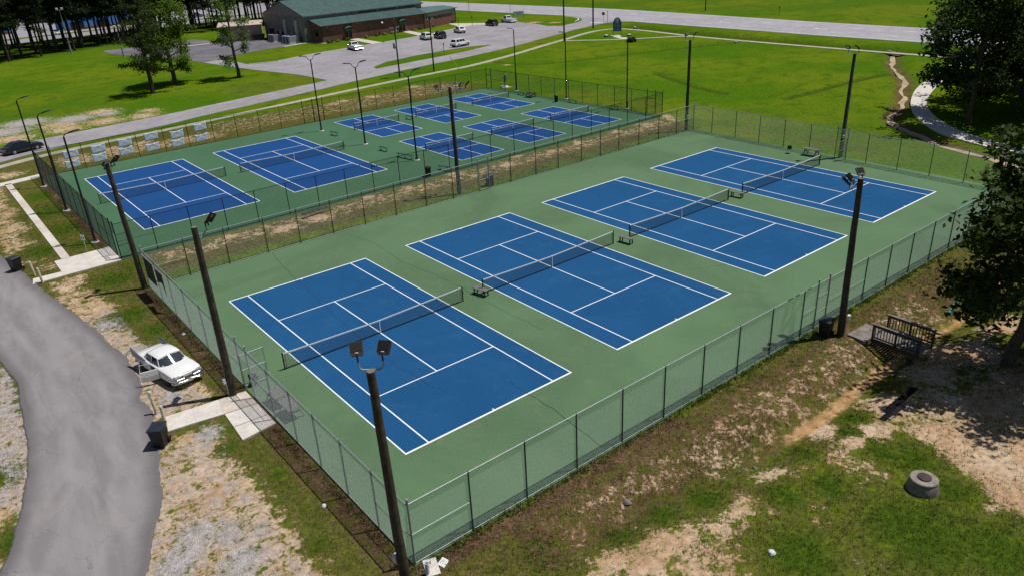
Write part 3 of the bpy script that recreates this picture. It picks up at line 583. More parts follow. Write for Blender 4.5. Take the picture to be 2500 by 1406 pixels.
def fence_run(name, label, P, Q, posts, steel, wire, group, postm=None, gates=(), rails=(), pitch=.055, wr=.0029, bottom=True, ends=(True, True)):
    """posts = distances along the run from P; gates = (i, opened angle, hinge at start?) bays that hold a gate"""
    root = thing(name, label, 'fence', (P[0], P[1], 0), math.atan2(Q[1] - P[1], Q[0] - P[0]), group)
    Ln = math.hypot(Q[0] - P[0], Q[1] - P[1])
    gb = {g[0]: g for g in gates}
    pm = None
    for i, d in enumerate(posts):
        if (i == 0 and not ends[0]) or (i == len(posts) - 1 and not ends[1]): continue
        isg = i in gb or (i - 1) in gb; end = i in (0, len(posts) - 1)
        r = .046 if (isg or end) else .037; h = FH + (.22 if isg or end else -.02)
        mb = MB().tube([(0, 0, -.3), (0, 0, h)], r, 8)
        mb.lathe([(r + .008, 0), (r + .008, .03), (r * .6, .06), (.004, .075)], 8, (0, 0, h))
        mb.build('post', (postm if postm and not (isg or end) else steel), root, smooth=True, loc=(d, 0, 0))
    MB().tube([(0, 0, FH), (Ln, 0, FH)], .028, 8).build('top_rail', steel, root, smooth=True)
    if bottom:
        a = 0
        for i in range(len(posts) - 1):
            if i in gb:
                if posts[i] > a: MB().tube([(a, 0, .05), (posts[i], 0, .05)], .017, 6).build('bottom_rail', steel, root, smooth=True)
                a = posts[i + 1]
        if a < Ln: MB().tube([(a, 0, .05), (Ln, 0, .05)], .017, 6).build('bottom_rail', steel, root, smooth=True)
    for i in range(len(posts) - 1):
        w = posts[i + 1] - posts[i]
        if i in rails: MB().tube([(posts[i], 0, 1.5), (posts[i + 1], 0, 1.5)], .018, 6).build('middle_rail', steel, root, smooth=True)
        z0 = 2.15 if i in gb else .06
        o = bpy.data.objects.new('chain_link_panel', panel_mesh(w, FH - .02, z0, wr, pitch, wire)); COL.objects.link(o); o.parent = root; o.location = (posts[i], .035, 0)
        if i in gb:
            MB().tube([(posts[i], 0, 2.13), (posts[i + 1], 0, 2.13)], .02, 6).build('header_rail', steel, root, smooth=True)
            _, ang, at_start = gb[i]
            gw = w - .1; hx = posts[i] + .05 if at_start else posts[i + 1] - .05; sg = 1 if at_start else -1
            f = MB()
            for a, b in (((0, 0, .1), (0, 0, 2.05)), ((sg * gw, 0, .1), (sg * gw, 0, 2.05)), ((0, 0, .1), (sg * gw, 0, .1)), ((0, 0, 2.05), (sg * gw, 0, 2.05)), ((0, 0, 1.1), (sg * gw, 0, 1.1))): f.tube([a, b], .021, 6)
            g = f.build('gate', steel, root, smooth=True, loc=(hx, 0, 0), rot=(0, 0, ang))
            lm = MB().box((sg * gw, 0, 1.05), (.05, .12, .12)).build('gate_latch', steel, g)
            o = bpy.data.objects.new('gate_mesh', panel_mesh(gw, 2.04, .1, wr, pitch, wire)); COL.objects.link(o); o.parent = g; o.location = (0 if at_start else -gw, 0, 0)
    return root
def spaced(Ln, start, pitch): return None
S, Bk = MT['galv'], MT['wire']
sx = [0, 2.85, 5.8, 8.8, 11.78, 14.78, 17.8, 20.8, 23.8, 26.9, 28.35, 29.55] + [33.95 + 3.03 * k for k in range(9)]
sx = [d for d in sx if d < 63.2] + [63.4]
fence_run('chain_link_fence', 'grey chain link fence along the ditch side of the lower courts', (-3.45, -6.3), (60.0, -6.5), sx, S, Bk, 'chain link fences round the courts', MT['post_shaded'], gates=[(10, 0.0, True)], rails=(0, 9, 11, len(sx) - 2))
wy = [0, 2.75, 5.5, 8.2, 10.9, 13.65, 16.45, 17.95, 20.95, 24.05, 27.35, 30.5, 33.7, 36.95]
fence_run('chain_link_fence', 'grey chain link fence beside the parked white classic car', (-3.5, -6.3), (-3.42, 30.65), wy, S, Bk, 'chain link fences round the courts', MT['post_shaded'], gates=[(6, 1.6, False)], rails=(0, 5, 7, 12), ends=(False, True))
nxp = [0, 3.0, 6.1, 9.3, 12.15, 15.2, 18.3, 21.5, 24.8, 27.85, 30.95, 32.2, 34.95, 38.3, 41.4, 44.8, 47.7, 50.6, 53.9, 57.3, 60.5, 63.7]
fence_run('chain_link_fence', 'grey chain link fence between the lower courts and the brown grass strip', (-3.42, 30.65), (60.3, 31.05), nxp, S, Bk, 'chain link fences round the courts', MT['post_shaded'], gates=[(10, 0.0, True)], rails=(0, 20), ends=(False, True))
eyp = [0, 2.8, 6.2, 9.45, 12.65, 15.8, 18.8, 20.0, 22.2, 25.4, 28.5, 31.6, 34.7, 37.55]
fence_run('chain_link_fence', 'grey chain link fence between the lower courts and the green field', (60.3, 31.05), (59.0, -6.48), eyp, S, Bk, 'chain link fences round the courts', MT['post_shaded'], gates=[(6, 1.5, False)], rails=(5, 7, 12), ends=(False, True))
S, Bk = MT['black_steel'], MT['black_wire']
upw = [0, 1.25, 3.6] + [3.6 + 3.06 * k for k in range(1, 10)] + [34.1, 35.2]
G2 = 'black fences round the upper courts'
fence_run('black_chain_link_fence', 'black chain link fence behind the three lamp posts and the gate sign', (-3.55, 38.45), (-3.75, 73.65), upw, S, Bk, G2, gates=[(0, -1.35, True)], rails=(1, 2, 11), pitch=.05, wr=.0027)
ups = [0, 2.9, 5.95, 8.95, 11.8, 14.8, 17.8, 20.8, 23.8, 26.8, 29.9, 33, 35.9, 38.6, 41.9, 44.9, 47.9, 50.9, 54.1, 57.2, 60.5, 63.9, 67.15]
fence_run('black_chain_link_fence', 'black chain link fence between the upper courts and the brown grass strip', (-3.55, 38.45), (63.6, 38.85), ups, S, Bk, G2, rails=(0, 21), pitch=.05, wr=.0027, ends=(False, True))
upn = [0, 1.6, 4.85, 7.95, 11, 14.2, 17.2, 20.4, 23.5, 26.7, 29.75, 33.2, 34.75, 36.3, 39.0, 42.4, 45, 48.1, 51.2, 53.9, 56.8, 59.8, 62.9, 66.05]
fence_run('black_chain_link_fence', 'black chain link fence hung with blank white banners near the road', (-3.75, 73.65), (62.3, 75.3), upn, S, Bk, G2, gates=[(0, .15, False), (11, 0.0, True), (12, 0.0, False)], rails=(1, 10, 13, 22), pitch=.05, wr=.0027, ends=(False, True))
upe = [0, 1.15, 4.6, 7.55, 10.4, 13.2, 16.1, 19.1, 21.9, 24.9, 28.1, 31.2, 33.9, 35.3, 36.47]
fence_run('black_chain_link_fence', 'black chain link fence between the pickleball courts and the field', (62.3, 75.3), (63.6, 38.85), upe, S, Bk, G2, gates=[(0, .1, True), (12, .1, True)], rails=(1, 13), pitch=.05, wr=.0027, ends=(False, False))

# ------------------------------------------------------------------ nets
MT['net'] = mat('black_net_cord', (.008, .009, .010), .8, .05, 5)
def net(name, label, cx, cy, rot, width, hp, hc, band_, step, cr, group, black_top=False):
    root = thing(name, label, 'net', (cx, cy, 0), rot, group)
    w = width / 2; top = lambda x: hc + (hp - hc) * (abs(x) / w) ** 1.2
    for s in (-1, 1):
        p = MB().box((0, 0, hp / 2 + .02), (.075, .075, hp + .04), bev=.012).build('net_post', MT['black_steel'], root, loc=(s * (w + .04), 0, 0))
        MB().tube([(0, -.05, hp * .72), (0, -.16, hp * .72), (0, -.16, hp * .60)], .012, 6).build('crank', MT['black_steel'], p)
        MB().tube([(s * (w - .08), 0, .05), (s * (w - .08), 0, hp - .03)], .018, 6).build('net_dowel', MT['net'], root)
    V = []; Fc = []
    def bar(a, b, r):
        a = Vector(a); b = Vector(b); d = (b - a).normalized(); n = d.cross(Vector((0, 1, 0))).normalized(); k = len(V)
        for p in (a, b):
            for t in (.5, 2.594, 4.689): V.append(tuple(p + (n * math.cos(t) + Vector((0, 1, 0)) * math.sin(t)) * r))
        for q in range(3): Fc.append((k + q, k + (q + 1) % 3, k + 3 + (q + 1) % 3, k + 3 + q))
    x = -w + .08
    while x <= w - .08: bar((x, 0, .03), (x, 0, top(x) - .03), cr); x += step
    z = .04
    while z < hp:
        k = 10
        for i in range(k):
            xa, xb = -w + .08 + (2 * w - .16) * i / k, -w + .08 + (2 * w - .16) * (i + 1) / k
            sc = lambda x_: .03 + (z - .03) * (top(x_) - .06) / (hp - .06)
            bar((xa, 0, sc(xa)), (xb, 0, sc(xb)), cr)
        z += step
    me = bpy.data.meshes.new('netting'); me.from_pydata(V, [], Fc); me.materials.append(MT['net']); me.update()
    o = bpy.data.objects.new('netting', me); COL.objects.link(o); o.parent = root
    xs = [-w + .03 + (2 * w - .06) * i / 24 for i in range(25)]
    MB().loft([[(x_, -.014, top(x_) - band_), (x_, .014, top(x_) - band_), (x_, .016, top(x_)), (x_, -.016, top(x_))] for x_ in xs]).build('headband', MT['line'], root)
    MB().tube([(-w, 0, .03), (w, 0, .03)], .012, 5).build('bottom_cord', MT['net'], root)
    if hc < hp - .02: MB().box((0, -.004, hc / 2), (.055, .045, hc - .02)).build('centre_strap', MT['line'], root)
    return root
ORD = ['first', 'second', 'third', 'fourth']
for i, x in enumerate(CX):
    net('tennis_net', 'tennis net on the %s lower court, counting from the white classic car' % ORD[i], x + 5.485, 11.885, 0, 12.8, 1.07, .914, .085, .062, .0058, 'nets on the lower tennis courts')
net('tennis_net', 'black tennis net on the upper court nearest the banners and gate sign', -.134 + 5.41, 44.63 + 11.92, .0063, 12.8, 1.07, .914, .085, .062, .0058, 'nets on the upper tennis courts')
net('tennis_net', 'black tennis net on the upper tennis court next to the pickleball courts', 14.446 + 5.41, 44.73 + 11.92, .0063, 12.8, 1.07, .914, .085, .062, .0058, 'nets on the upper tennis courts')
row = ['beside the tennis courts', 'in the middle', 'at the field end']
for i, (x, y) in enumerate(PK):
    net('pickleball_net', 'low net on the pickleball court %s, row nearer the %s' % (row[i % 3], 'road' if i < 3 else 'lower courts'), x + 3.03, y + 6.7, .004, 6.9, .914, .88, .07, .055, .0048, 'nets on the pickleball courts')
# ------------------------------------------------------------------ wooden flood light poles
def flood(parent, pos, aim, tilt=R(48)):
    """slip-fitter flood light, knuckle at pos, aim = azimuth the lamp faces"""
    Rz = Matrix.Rotation(aim - math.pi / 2, 4, 'Z'); T = Matrix.Translation(pos) @ Rz
    MB().tube([(0, 0, -.06), (0, .0, .1)], .035, 8, T=T).build('slip_fitter', MT['black_steel'], parent, smooth=True)
    Th = T @ Matrix.Translation((0, 0, .1)) @ Matrix.Rotation(-tilt, 4, 'X')       # local z leans towards the aim
    prof = [(-.17, .06), (-.22, .13), (-.23, .46), (-.21, .56), (.21, .56), (.23, .46), (.22, .13), (.17, .06)]
    h = MB().loft([[(a, y_, b) for a, b in prof] for y_ in (-.045, .055)], T=Th)
    ho = h.build('flood_head', MT['bronze'], parent)
    f = MB()
    for k in range(11): f.box((-.17 + .034 * k, -.055, .365), (.012, .03, .34), T=Th)
    f.box((0, -.047, .365), (.40, .006, .36), T=Th); f.build('cooling_fins', MT['fin'], ho)
    MB().box((0, -.054, .15), (.10, .014, .03), T=Th).build('rating_plate', MT['white_pvc'], ho)
    MB().tube([(0, -.03, 0), (0, -.06, .14)], .038, 6, T=Th).build('knuckle', MT['bronze'], ho)
    MB().box((0, .058, .36), (.36, .008, .32), T=Th).build('lamp_glass', MT['lamp_lens'], ho)
def wood_pole(label, x, y, h, bracket, lamps, lean=(0, 0), box=None, conduit=None, arm='U', r0=.215, r1=.15):
    root = thing('floodlight_pole', label, 'light pole', (x, y, 0), 0, 'wooden floodlight poles round the lower courts')
    rr = random.Random(int(x * 7 + y)); pts = []; rs = []
    for i in range(11):
        t = i / 10; pts.append((lean[0] * t + rr.uniform(-.012, .012), lean[1] * t + rr.uniform(-.012, .012), -.5 + (h + .5) * t)); rs.append(r0 + (r1 - r0) * t)
    pole = MB().tube(pts, rs, 14).build('pole', MT['wood_pole'], root, smooth=True)
    tx, ty = lean
    MB().lathe([(r1 * .98, 0), (r1 * .96, .012), (r1 * .5, .014), (.01, .008)], 14, (tx, ty, h)).build('pole_top', MT['pole_top'], pole)
    ca, sa = math.cos(bracket), math.sin(bracket); P = lambda a, b=0, z=0: (tx + ca * a - sa * b, ty + sa * a + ca * b, h + z)
    offs = [l[0] for l in lamps]
    if arm == 'U':
        b = MB(); lo, hi = min(offs), max(offs); o = r1 + .06
        b.tube([P(lo, o, .28), P(lo, o, .10), P(lo + .05, o, -.02), P(lo + .14, o, -.07), P(hi - .14, o, -.07), P(hi - .05, o, -.02), P(hi, o, .10), P(hi, o, .28)], .032, 8)
        b.tube([P(0, r1 * .6, -.32), P(0, o, -.07)], .03, 8); b.box(P(0, r1 + .0, -.3), (.10, .06, .3), rz=bracket)
        b.build('bracket', MT['galv'], root, smooth=True)
        for of, aim in lamps: flood(root, P(of, o, .32), aim)
    elif arm == 'cross':
        b = MB(); lo, hi = min(offs) - .08, max(offs) + .08
        b.box(P((lo + hi) / 2, r1 + .04, -.34), (hi - lo, .07, .09), rz=bracket)
        for e in (lo * .7, hi * .7): b.tube([P(e, r1 + .04, -.36), P(0, r1, -.95)], .016, 6)
        b.build('crossarm', MT['galv'], root)
        for of, aim in lamps: flood(root, P(of, r1 + .04, -.22), aim)
    else:                                                     # side arm
        b = MB(); of0 = offs[0]
        b.tube([P(r1, 0, -.75), P(r1 + .12, 0, -.6), P(of0 - .1, 0, -.42), P(of0, 0, -.36), P(of0, 0, -.12)], .034, 8)
        b.tube([P(r1 + .02, 0, -1.0), P(r1 + .02, 0, -.6)], .045, 8); b.build('side_arm', MT['galv'], root, smooth=True)
        for k, (of, aim) in enumerate(lamps): flood(root, P(of, .0, -.1), aim)
    if conduit is not None:
        a = conduit; c = MB().tube([(math.cos(a) * (r0 + .015), math.sin(a) * (r0 + .015), 0), (math.cos(a) * (r0 - .01), math.sin(a) * (r0 - .01), 2.4), (tx + math.cos(a) * (r1 + .015), ty + math.sin(a) * (r1 + .015), h - .8)], .018, 6)
        c.build('conduit', MT['galv'], root)
    if box is not None:
        a, bz, mname = box
        MB().box((math.cos(a) * (r0 + .09), math.sin(a) * (r0 + .09), bz), (.16, .24, .34), rz=a, bev=.02).build('switch_box', MT[mname], root)
        MB().tube([(math.cos(a) * (r0 + .02), math.sin(a) * (r0 + .02), 0), (math.cos(a) * (r0 + .02), math.sin(a) * (r0 + .02), bz)], .02, 6).build('riser_pipe', MT['white_pvc'], root)
PI = math.pi
wood_pole('tall dark wooden floodlight pole in front, at the near corner of the lower courts', -4.2, -6.8, 9.45, R(-38), [(-.42, R(62)), (.42, R(40))], lean=(-.12, .1), box=(R(120), 1.1, 'banner'))
wood_pole('wooden floodlight pole beside the front of the white classic car', -4.26, 11.35, 9.9, R(12), [(.62, R(-30)), (.78, R(15))], lean=(.03, 0), box=(R(175), 1.0, 'banner'), conduit=R(160), arm='side')
wood_pole('wooden floodlight pole at the corner between the lower courts and the upper gate walkway', -3.75, 30.9, 9.5, R(35), [(-.1, R(-60)), (.55, R(-20)), (.85, R(20))], lean=(-.25, 0), arm='cross')
wood_pole('wooden pole with three floodlights on a crossarm near the footbridge', 25.5, -7.8, 9.55, R(8), [(-.95, R(125)), (-.38, R(100)), (.8, R(60))], lean=(-.15, 0.1), box=(R(-70), 1.15, 'white_pvc'), arm='cross')
wood_pole('wooden pole with four floodlights standing in the brown grass strip between the courts', 25.75, 31.75, 10.2, R(-5), [(-1.1, R(95)), (.75, R(75)), (1.15, R(-80)), (1.75, R(-40))], lean=(-.1, 0), arm='cross')
wood_pole('wooden pole with two floodlights at the field end of the brown strip', 59.6, 31.6, 10.5, R(-28), [(-.5, R(-110)), (.5, R(-80))], box=(R(-100), 1.6, 'banner'))
wood_pole('wooden pole with two floodlights behind the farthest tennis net, against the green field', 60.05, 11.85, 10.3, R(-70), [(-.62, R(180)), (.3, R(150))], lean=(.12, 0), box=(R(-140), 2.2, 'galv'), conduit=R(-120))

# ------------------------------------------------------------------ black lamp posts on the upper courts
def lamp_post(label, x, y, rz, double, h=9.3):
    root = thing('lamp_post', label, 'lamp post', (x, y, 0), rz, 'black lamp posts round the upper courts')
    MB().lathe([(.34, -.3), (.34, .06), (.30, .10)], 18).build('concrete_footing', MT['concrete'], root, smooth=True)
    b = MB().box((0, 0, .14), (.34, .34, .06), bev=.02)
    b.lathe([(.15, .17), (.13, .30), (.10, .36)], 12); b.build('base_plate', MT['black_steel'], root)
    for s in (-1, 1):
        for t in (-1, 1): MB().tube([(s * .12, t * .12, .1), (s * .12, t * .12, .26)], .015, 6).build('anchor_bolt', MT['galv'], root)
    MB().tube([(0, 0, .16), (0, 0, h)], [.10, .075], 10).build('pole', MT['black_steel'], root, smooth=True)
    for s in ((-1, 1) if double else (1,)):
        if double: arm = [(0, 0, h - .02), (s * .16, 0, h - .02), (s * .34, 0, h + .10), (s * .42, 0, h + .30), (s * .50, 0, h + .42), (s * .70, 0, h + .50)]; hx, hz = s * .66, h + .50
        else: arm = [(0, 0, h - .15), (s * .03, 0, h + .08), (s * .18, 0, h + .20), (s * .42, 0, h + .26)]; hx, hz = s * .40, h + .27
        MB().tube(arm, [.04] * len(arm), 8).build('arm', MT['black_steel'], root, smooth=True)
        rings = []
        for t, w, up, th in ((0, .07, 0, .09), (.18, .15, .03, .10), (.5, .19, .09, .085), (.8, .17, .115, .06), (.92, .10, .11, .04)):
            X_ = hx + s * t; rings.append([(X_, -w, hz + up - th / 2), (X_, w, hz + up - th / 2), (X_, w * .8, hz + up + th / 2), (X_, -w * .8, hz + up + th / 2)])
        hd = MB().loft(rings).build('lamp_head', MT['black_steel'], root, smooth=True)
        MB().box((hx + s * .52, 0, hz + .042), (.44, .24, .012)).build('lamp_lens', MT['lamp_lens'], hd)
for i, (x, y) in enumerate(((-4.25, 44.55), (-4.25, 56.8), (-4.31, 68.7))):
    lamp_post('black single arm lamp post outside the upper fence, %s from the gate walkway' % ['nearest', 'second', 'farthest'][i], x, y, .0, False)
for i, (x, y) in enumerate(((29.63, 45.53), (29.38, 57.0), (29.0, 68.35))):
    lamp_post('black lamp post with two curved arms between the upper courts, %s' % ['nearest the long green bench', 'middle one of three', 'nearest the road'][i], x, y, .0, True)
for i, (x, y) in enumerate(((64.2, 45.7), (63.85, 57.66), (63.35, 68.9))):
    lamp_post('single arm lamp post on the field side, %s' % ['nearest the lower courts', 'middle one of three', 'nearest the road and the meter boxes'][i], x, y, R(180), False)

# ------------------------------------------------------------------ benches and tables
def green_bench(label, x, y, rz, ln, z=0.0):
    root = thing('park_bench', label, 'bench', (x, y, z), rz, 'green benches on the upper courts')
    n = 4
    for k in range(n): MB().box((0, -.135 + .09 * k, .44), (ln, .08, .035), bev=.01).build('seat_slat', MT['bench_green'], root)
    for sx_ in ([-ln * .38, ln * .38] if ln < 2 else [-ln * .42, 0, ln * .42]):
        l = MB().tube([(sx_, 0, .42), (sx_, 0, .03)], .03, 8); l.box((sx_, 0, .025), (.07, .46, .05)); l.box((sx_, 0, .415), (.06, .36, .03)); l.build('leg', MT['bench_green'], root)
green_bench('short green bench beside the lamp post nearest the road', 29.0, 64.6, R(-80), 1.5)
green_bench('short green bench between the middle lamp post and the long bench', 29.25, 52.3, R(-82), 1.5)
green_bench('long green bench by the nearest two-arm lamp post', 29.2, 47.4, R(-81), 2.7)
green_bench('green bench beside the black trash can at the upper fence', 29.35, 39.7, R(-78), 1.5)
green_bench('short green bench between two pickleball courts near the road', 40.7, 65.0, R(-80), 1.3)
green_bench('dark bench by the field fence, next to the dark picnic table', 61.6, 65.6, R(-86), 1.5)
green_bench('dark bench by the field fence, beside the middle lamp post', 62.3, 54.6, R(-86), 1.6)
green_bench('dark bench by the field fence, near the nearest field-side lamp post', 62.7, 46.6, R(-86), 1.5)
def net_bench(label, x, y, rz):
    root = thing('wooden_bench', label, 'bench', (x, y, 0), rz, 'wooden benches between the lower nets')
    for k in range(3): MB().box((0, -.145 + .145 * k, .46), (1.25, .135, .04), bev=.006).build('seat_board', MT['grey_wood'], root)
    for s in (-1, 1):
        for t in (-1, 1): MB().box((s * .48, t * .16, .22), (.09, .05, .46), M_=Matrix.Rotation(t * .16, 4, 'X')).build('leg', MT['dark_wood'], root)
        MB().box((s * .48, 0, .41), (.05, .42, .08)).build('cross_brace', MT['dark_wood'], root)
net_bench('grey wooden bench between the first and second tennis nets', 13.45, 11.85, R(-78))
net_bench('grey wooden bench between the second and third tennis nets', 27.4, 11.3, R(-84))
net_bench('grey wooden bench between the third and fourth tennis nets', 42.45, 11.8, R(-84))
def picnic(label, x, y, rz, ln, mtl, seats=True, z=0.0):
    root = thing('picnic_table', label, 'table', (x, y, z), rz, 'picnic tables')
    for k in range(5): MB().box((0, -.30 + .15 * k, .74), (ln, .14, .04), bev=.006).build('table_board', MT[mtl], root)
    for s in (-1, 1):
        for t in (-1, 1): MB().box((s * ln * .36, t * .33, .36), (.09, .04, .86), M_=Matrix.Rotation(t * .42, 4, 'X')).build('leg', MT[mtl], root)
        MB().box((s * ln * .36, 0, .44), (.04, 1.30 if seats else .7, .09)).build('cross_brace', MT[mtl], root)
        if seats: MB().box((0, s * .62, .47), (ln, .26, .04), bev=.006).build('bench_seat', MT[mtl], root)
picnic('grey picnic table by the field fence behind the farthest tennis net', 58.75, 14.4, R(-85), 1.7, 'grey_wood', False)
picnic('dark picnic table by the field fence beside the third pickleball court', 61.55, 63.2, R(-86), 1.6, 'dark_wood')
picnic('grey wooden table inside the fence by the open gate, next to the walkway', -2.75, 8.7, R(-88), 1.35, 'grey_wood', False)
picnic('second grey wooden table inside the fence, farther from the open gate', -2.7, 7.1, R(-88), 1.35, 'grey_wood', False)
# dark pad bench on yellow legs and the low beam in the strip
root = thing('exercise_bench', 'slanted dark exercise bench on yellow legs in the sandy shade', 'bench', (20.4, -13.8, gz(20.4, -13.8)), R(-4))
MB().box((0, 0, .62), (2.5, .34, .05), bev=.015, M_=Matrix.Rotation(R(-9), 4, 'Y')).build('bench_board', MT['matte_black'], root)
for xx, hh in ((-.85, .46), (.7, .72)):
    MB().tube([(xx, 0, -.1), (xx, 0, hh)], .05, 8).build('leg', MT['yellow_steel'], root)
    MB().box((xx, 0, .04), (.5, .42, .06), bev=.01).build('foot_slab', MT['old_concrete'], root)
MB().tube([(-.1, 0, .15), (-.55, 0, .5)], .045, 8).build('brace', MT['yellow_steel'], root)
root = thing('balance_beam', 'low dark beam on yellow posts in the brown grass strip between the courts', 'bench', (12.9, 36.75, gz(12.9, 36.75)), R(6))
MB().box((0, 0, .42), (2.6, .34, .12), bev=.02).build('beam', MT['trim'], root)
for xx in (-1.0, .75): MB().tube([(xx, -.3, -.2), (xx, -.3, .62)], .045, 8).build('post', MT['yellow_steel'], root)
def chair(label, x, y, rz, legm):
    root = thing('stacking_chair', label, 'chair', (x, y, 0), rz, 'loose chairs at the lower courts')
    MB().box((0, 0, .44), (.44, .42, .03), bev=.012).build('seat', MT['trim'], root)
    MB().box((0, .21, .68), (.44, .03, .38), bev=.012, M_=Matrix.Rotation(R(-12), 4, 'X')).build('backrest', MT['trim'], root)
    for s in (-1, 1):
        for t in (-1, 1): MB().tube([(s * .19, t * .17, .43), (s * .22, t * .21, .01)], .013, 6).build('leg', MT[legm], root)
chair('black chair with pale legs by the field fence beyond the farthest court', 58.2, 16.6, R(120), 'white_pvc')
chair('dark folding chair behind the open gate next to the walkway', -2.95, 11.5, R(150), 'black_steel')

# ------------------------------------------------------------------ bins, bollards, small signs
def wheelie(label, x, y, rz, z=0.0, tip=0):
    root = thing('wheeled_bin', label, 'bin', (x, y, z), rz, 'dark wheeled bins')
    if tip: root.rotation_euler = (tip, 0, rz)
    root.scale = (1.15, 1.15, 1.12)
    rings = [[(-a, -b, h_), (a, -b, h_), (a, b, h_), (-a, b, h_)] for a, b, h_ in ((.23, .25, .04), (.235, .26, .1), (.285, .34, .88), (.30, .355, .89), (.30, .355, .95))]
    MB().loft(rings).build('body', MT['bin'], root)
    MB().loft([[(-a, -b, h_), (a, -b, h_), (a, b, h_), (-a, b, h_)] for a, b, h_ in ((.315, .40, .95), (.315, .40, .985), (.26, .30, 1.03), (.2, .2, 1.04))]).build('lid', MT['bin_lid'], root)
    MB().tube([(-.27, .43, .95), (.27, .43, .95)], .018, 6).build('handle', MT['bin'], root)
    for s in (-1, 1): MB().tube([(s * .23, .30, .12), (s * .31, .30, .12)], .12, 14).build('wheel', MT['rubber'], root)
wheelie('dark wheeled bin with bluish lid at the drive edge by the concrete gate walkway', -8.75, 9.25, R(-35))
wheelie('dark wheeled bin on the driveway near the pair of bollards by the upper gate', -10.55, 42.3, R(-60))
wheelie('dark wheeled bin outside the fence beside the pole with three floodlights', 24.75, -7.25, R(-80), float(gz(24.75, -7.25)))
wheelie('leaning dark wheeled bin in the brown strip behind the small gate', 29.55, 31.75, R(70), float(gz(29.5, 31.7)), R(-8))
def can(label, x, y, big=1.0):
    root = thing('trash_can', label, 'bin', (x, y, 0), 0, 'round black trash cans on the upper courts')
    MB().lathe([(.25 * big, 0), (.29 * big, .82), (.31 * big, .83), (.31 * big, .9)], 18).build('body', MT['bin'], root, smooth=True)
    MB().lathe([(.325 * big, .9), (.325 * big, .94), (.2 * big, 1.02), (.19 * big, 1.0)], 18).build('lid', MT['bin'], root, smooth=True)
can('round black trash can by the upper fence near the strip', 27.0, 39.15, 1.1); can('round black trash can by the field fence between dark benches', 61.4, 57.2)
def bollard(label, x, y, h=1.05, m_='bollard', r=.085, z=0.0, lean=0):
    root = thing('bollard', label, 'bollard', (x, y, z), 0, 'cream bollards at the drive'); root.rotation_euler = (0, lean, 0)
    MB().lathe([(r, -.2), (r, h), (r * .8, h + .04), (r * .4, h + .06)], 16).build('post', MT[m_], root, smooth=True)
    MB().lathe([(r + .006, h - .16), (r + .006, h - .02), (r * .85, h + .045), (.02, h + .068)], 16).build('cap', MT['concrete'], root, smooth=True)
bollard('cream bollard on the grass at the drive, left one of the upper walkway pair', -9.65, 40.1, 1.1, lean=-.05)
bollard('cream bollard standing at the drive end of the upper concrete walkway', -9.45, 37.95, 1.15, lean=-.04)
bollard('taller cream bollard beside the lower walkway, at the edge of the gravel', -8.1, 12.45, 1.35, lean=-.04)
bollard('short cream bollard right behind the bin at the lower walkway', -8.05, 10.9, 1.15)
root = thing('pipe_stub', 'short grey pipe stub beside the near corner of the fence', 'pipe', (-3.35, -7.05, gz(-3.35, -7.05)))
MB().lathe([(.085, -.2), (.085, .62), (.07, .62), (.065, .4)], 16).build('pipe', MT['banner'], root, smooth=True)
o = MB().box((0, 0, .02), (.55, .9, .07), bev=.01).build('concrete_paver', MT['concrete']); o.location = (-3.05, -6.85, float(gz(-3, -6.9)) + .02); o.rotation_euler = (.03, 0, R(-20)); tag(o, 'pale concrete slab on the ground by the near fence corner', 'paver')
root = thing('fallen_sign', 'small white sign plate lying in the weeds near the fence corner', 'sign', (-2.55, -6.95, gz(-2.5, -7) + .05), R(25)); root.rotation_euler = (R(14), 0, R(25))
MB().box((0, 0, 0), (.42, .32, .012)).build('plate', MT['white_pvc'], root)
for k in range(3): MB().box((0, .08 - .08 * k, .008), (.28 - .05 * k, .018, .003)).build('print_line', MT['teal'], root)
root = thing('gate_sign', 'small white notice on a thin post beside the upper gate walkway', 'sign', (-5.3, 42.75, gz(-5.3, 42.7)), R(-55))
MB().tube([(0, 0, -.2), (0, 0, 1.35)], .022, 6).build('post', MT['white_pvc'], root); MB().box((0, -.03, 1.3), (.42, .02, .46), bev=.006).build('plate', MT['white'], root)
for k in (-1, 1): MB().box((k * .09, -.043, 1.27), (.08, .004, .18)).build('print_mark', MT['car_grey'], root)
# drainage manhole
zb = float(gz(15.0, -17.3))
root = thing('manhole', 'round concrete manhole with a rusty iron lid in the near grass', 'manhole', (15.35, -17.3, zb)); root.scale = (.67, .67, .74)
MB().lathe([(.98, -.3), (.97, .05), (.84, .62), (.82, .66)], 36).build('cone', MT['old_concrete'], root, smooth=True)
MB().lathe([(.84, .665), (.84, .76), (.80, .80), (.40, .815), (.39, .80)], 36).build('collar', mat('pale_manhole_ring', (.245, .215, .18), .9, .25, 3, fine=15), root, smooth=True)
MB().lathe([(.415, .80), (.415, .885), (.39, .90), (.02, .90)], 30).build('lid', MT['rust'], root, smooth=True)
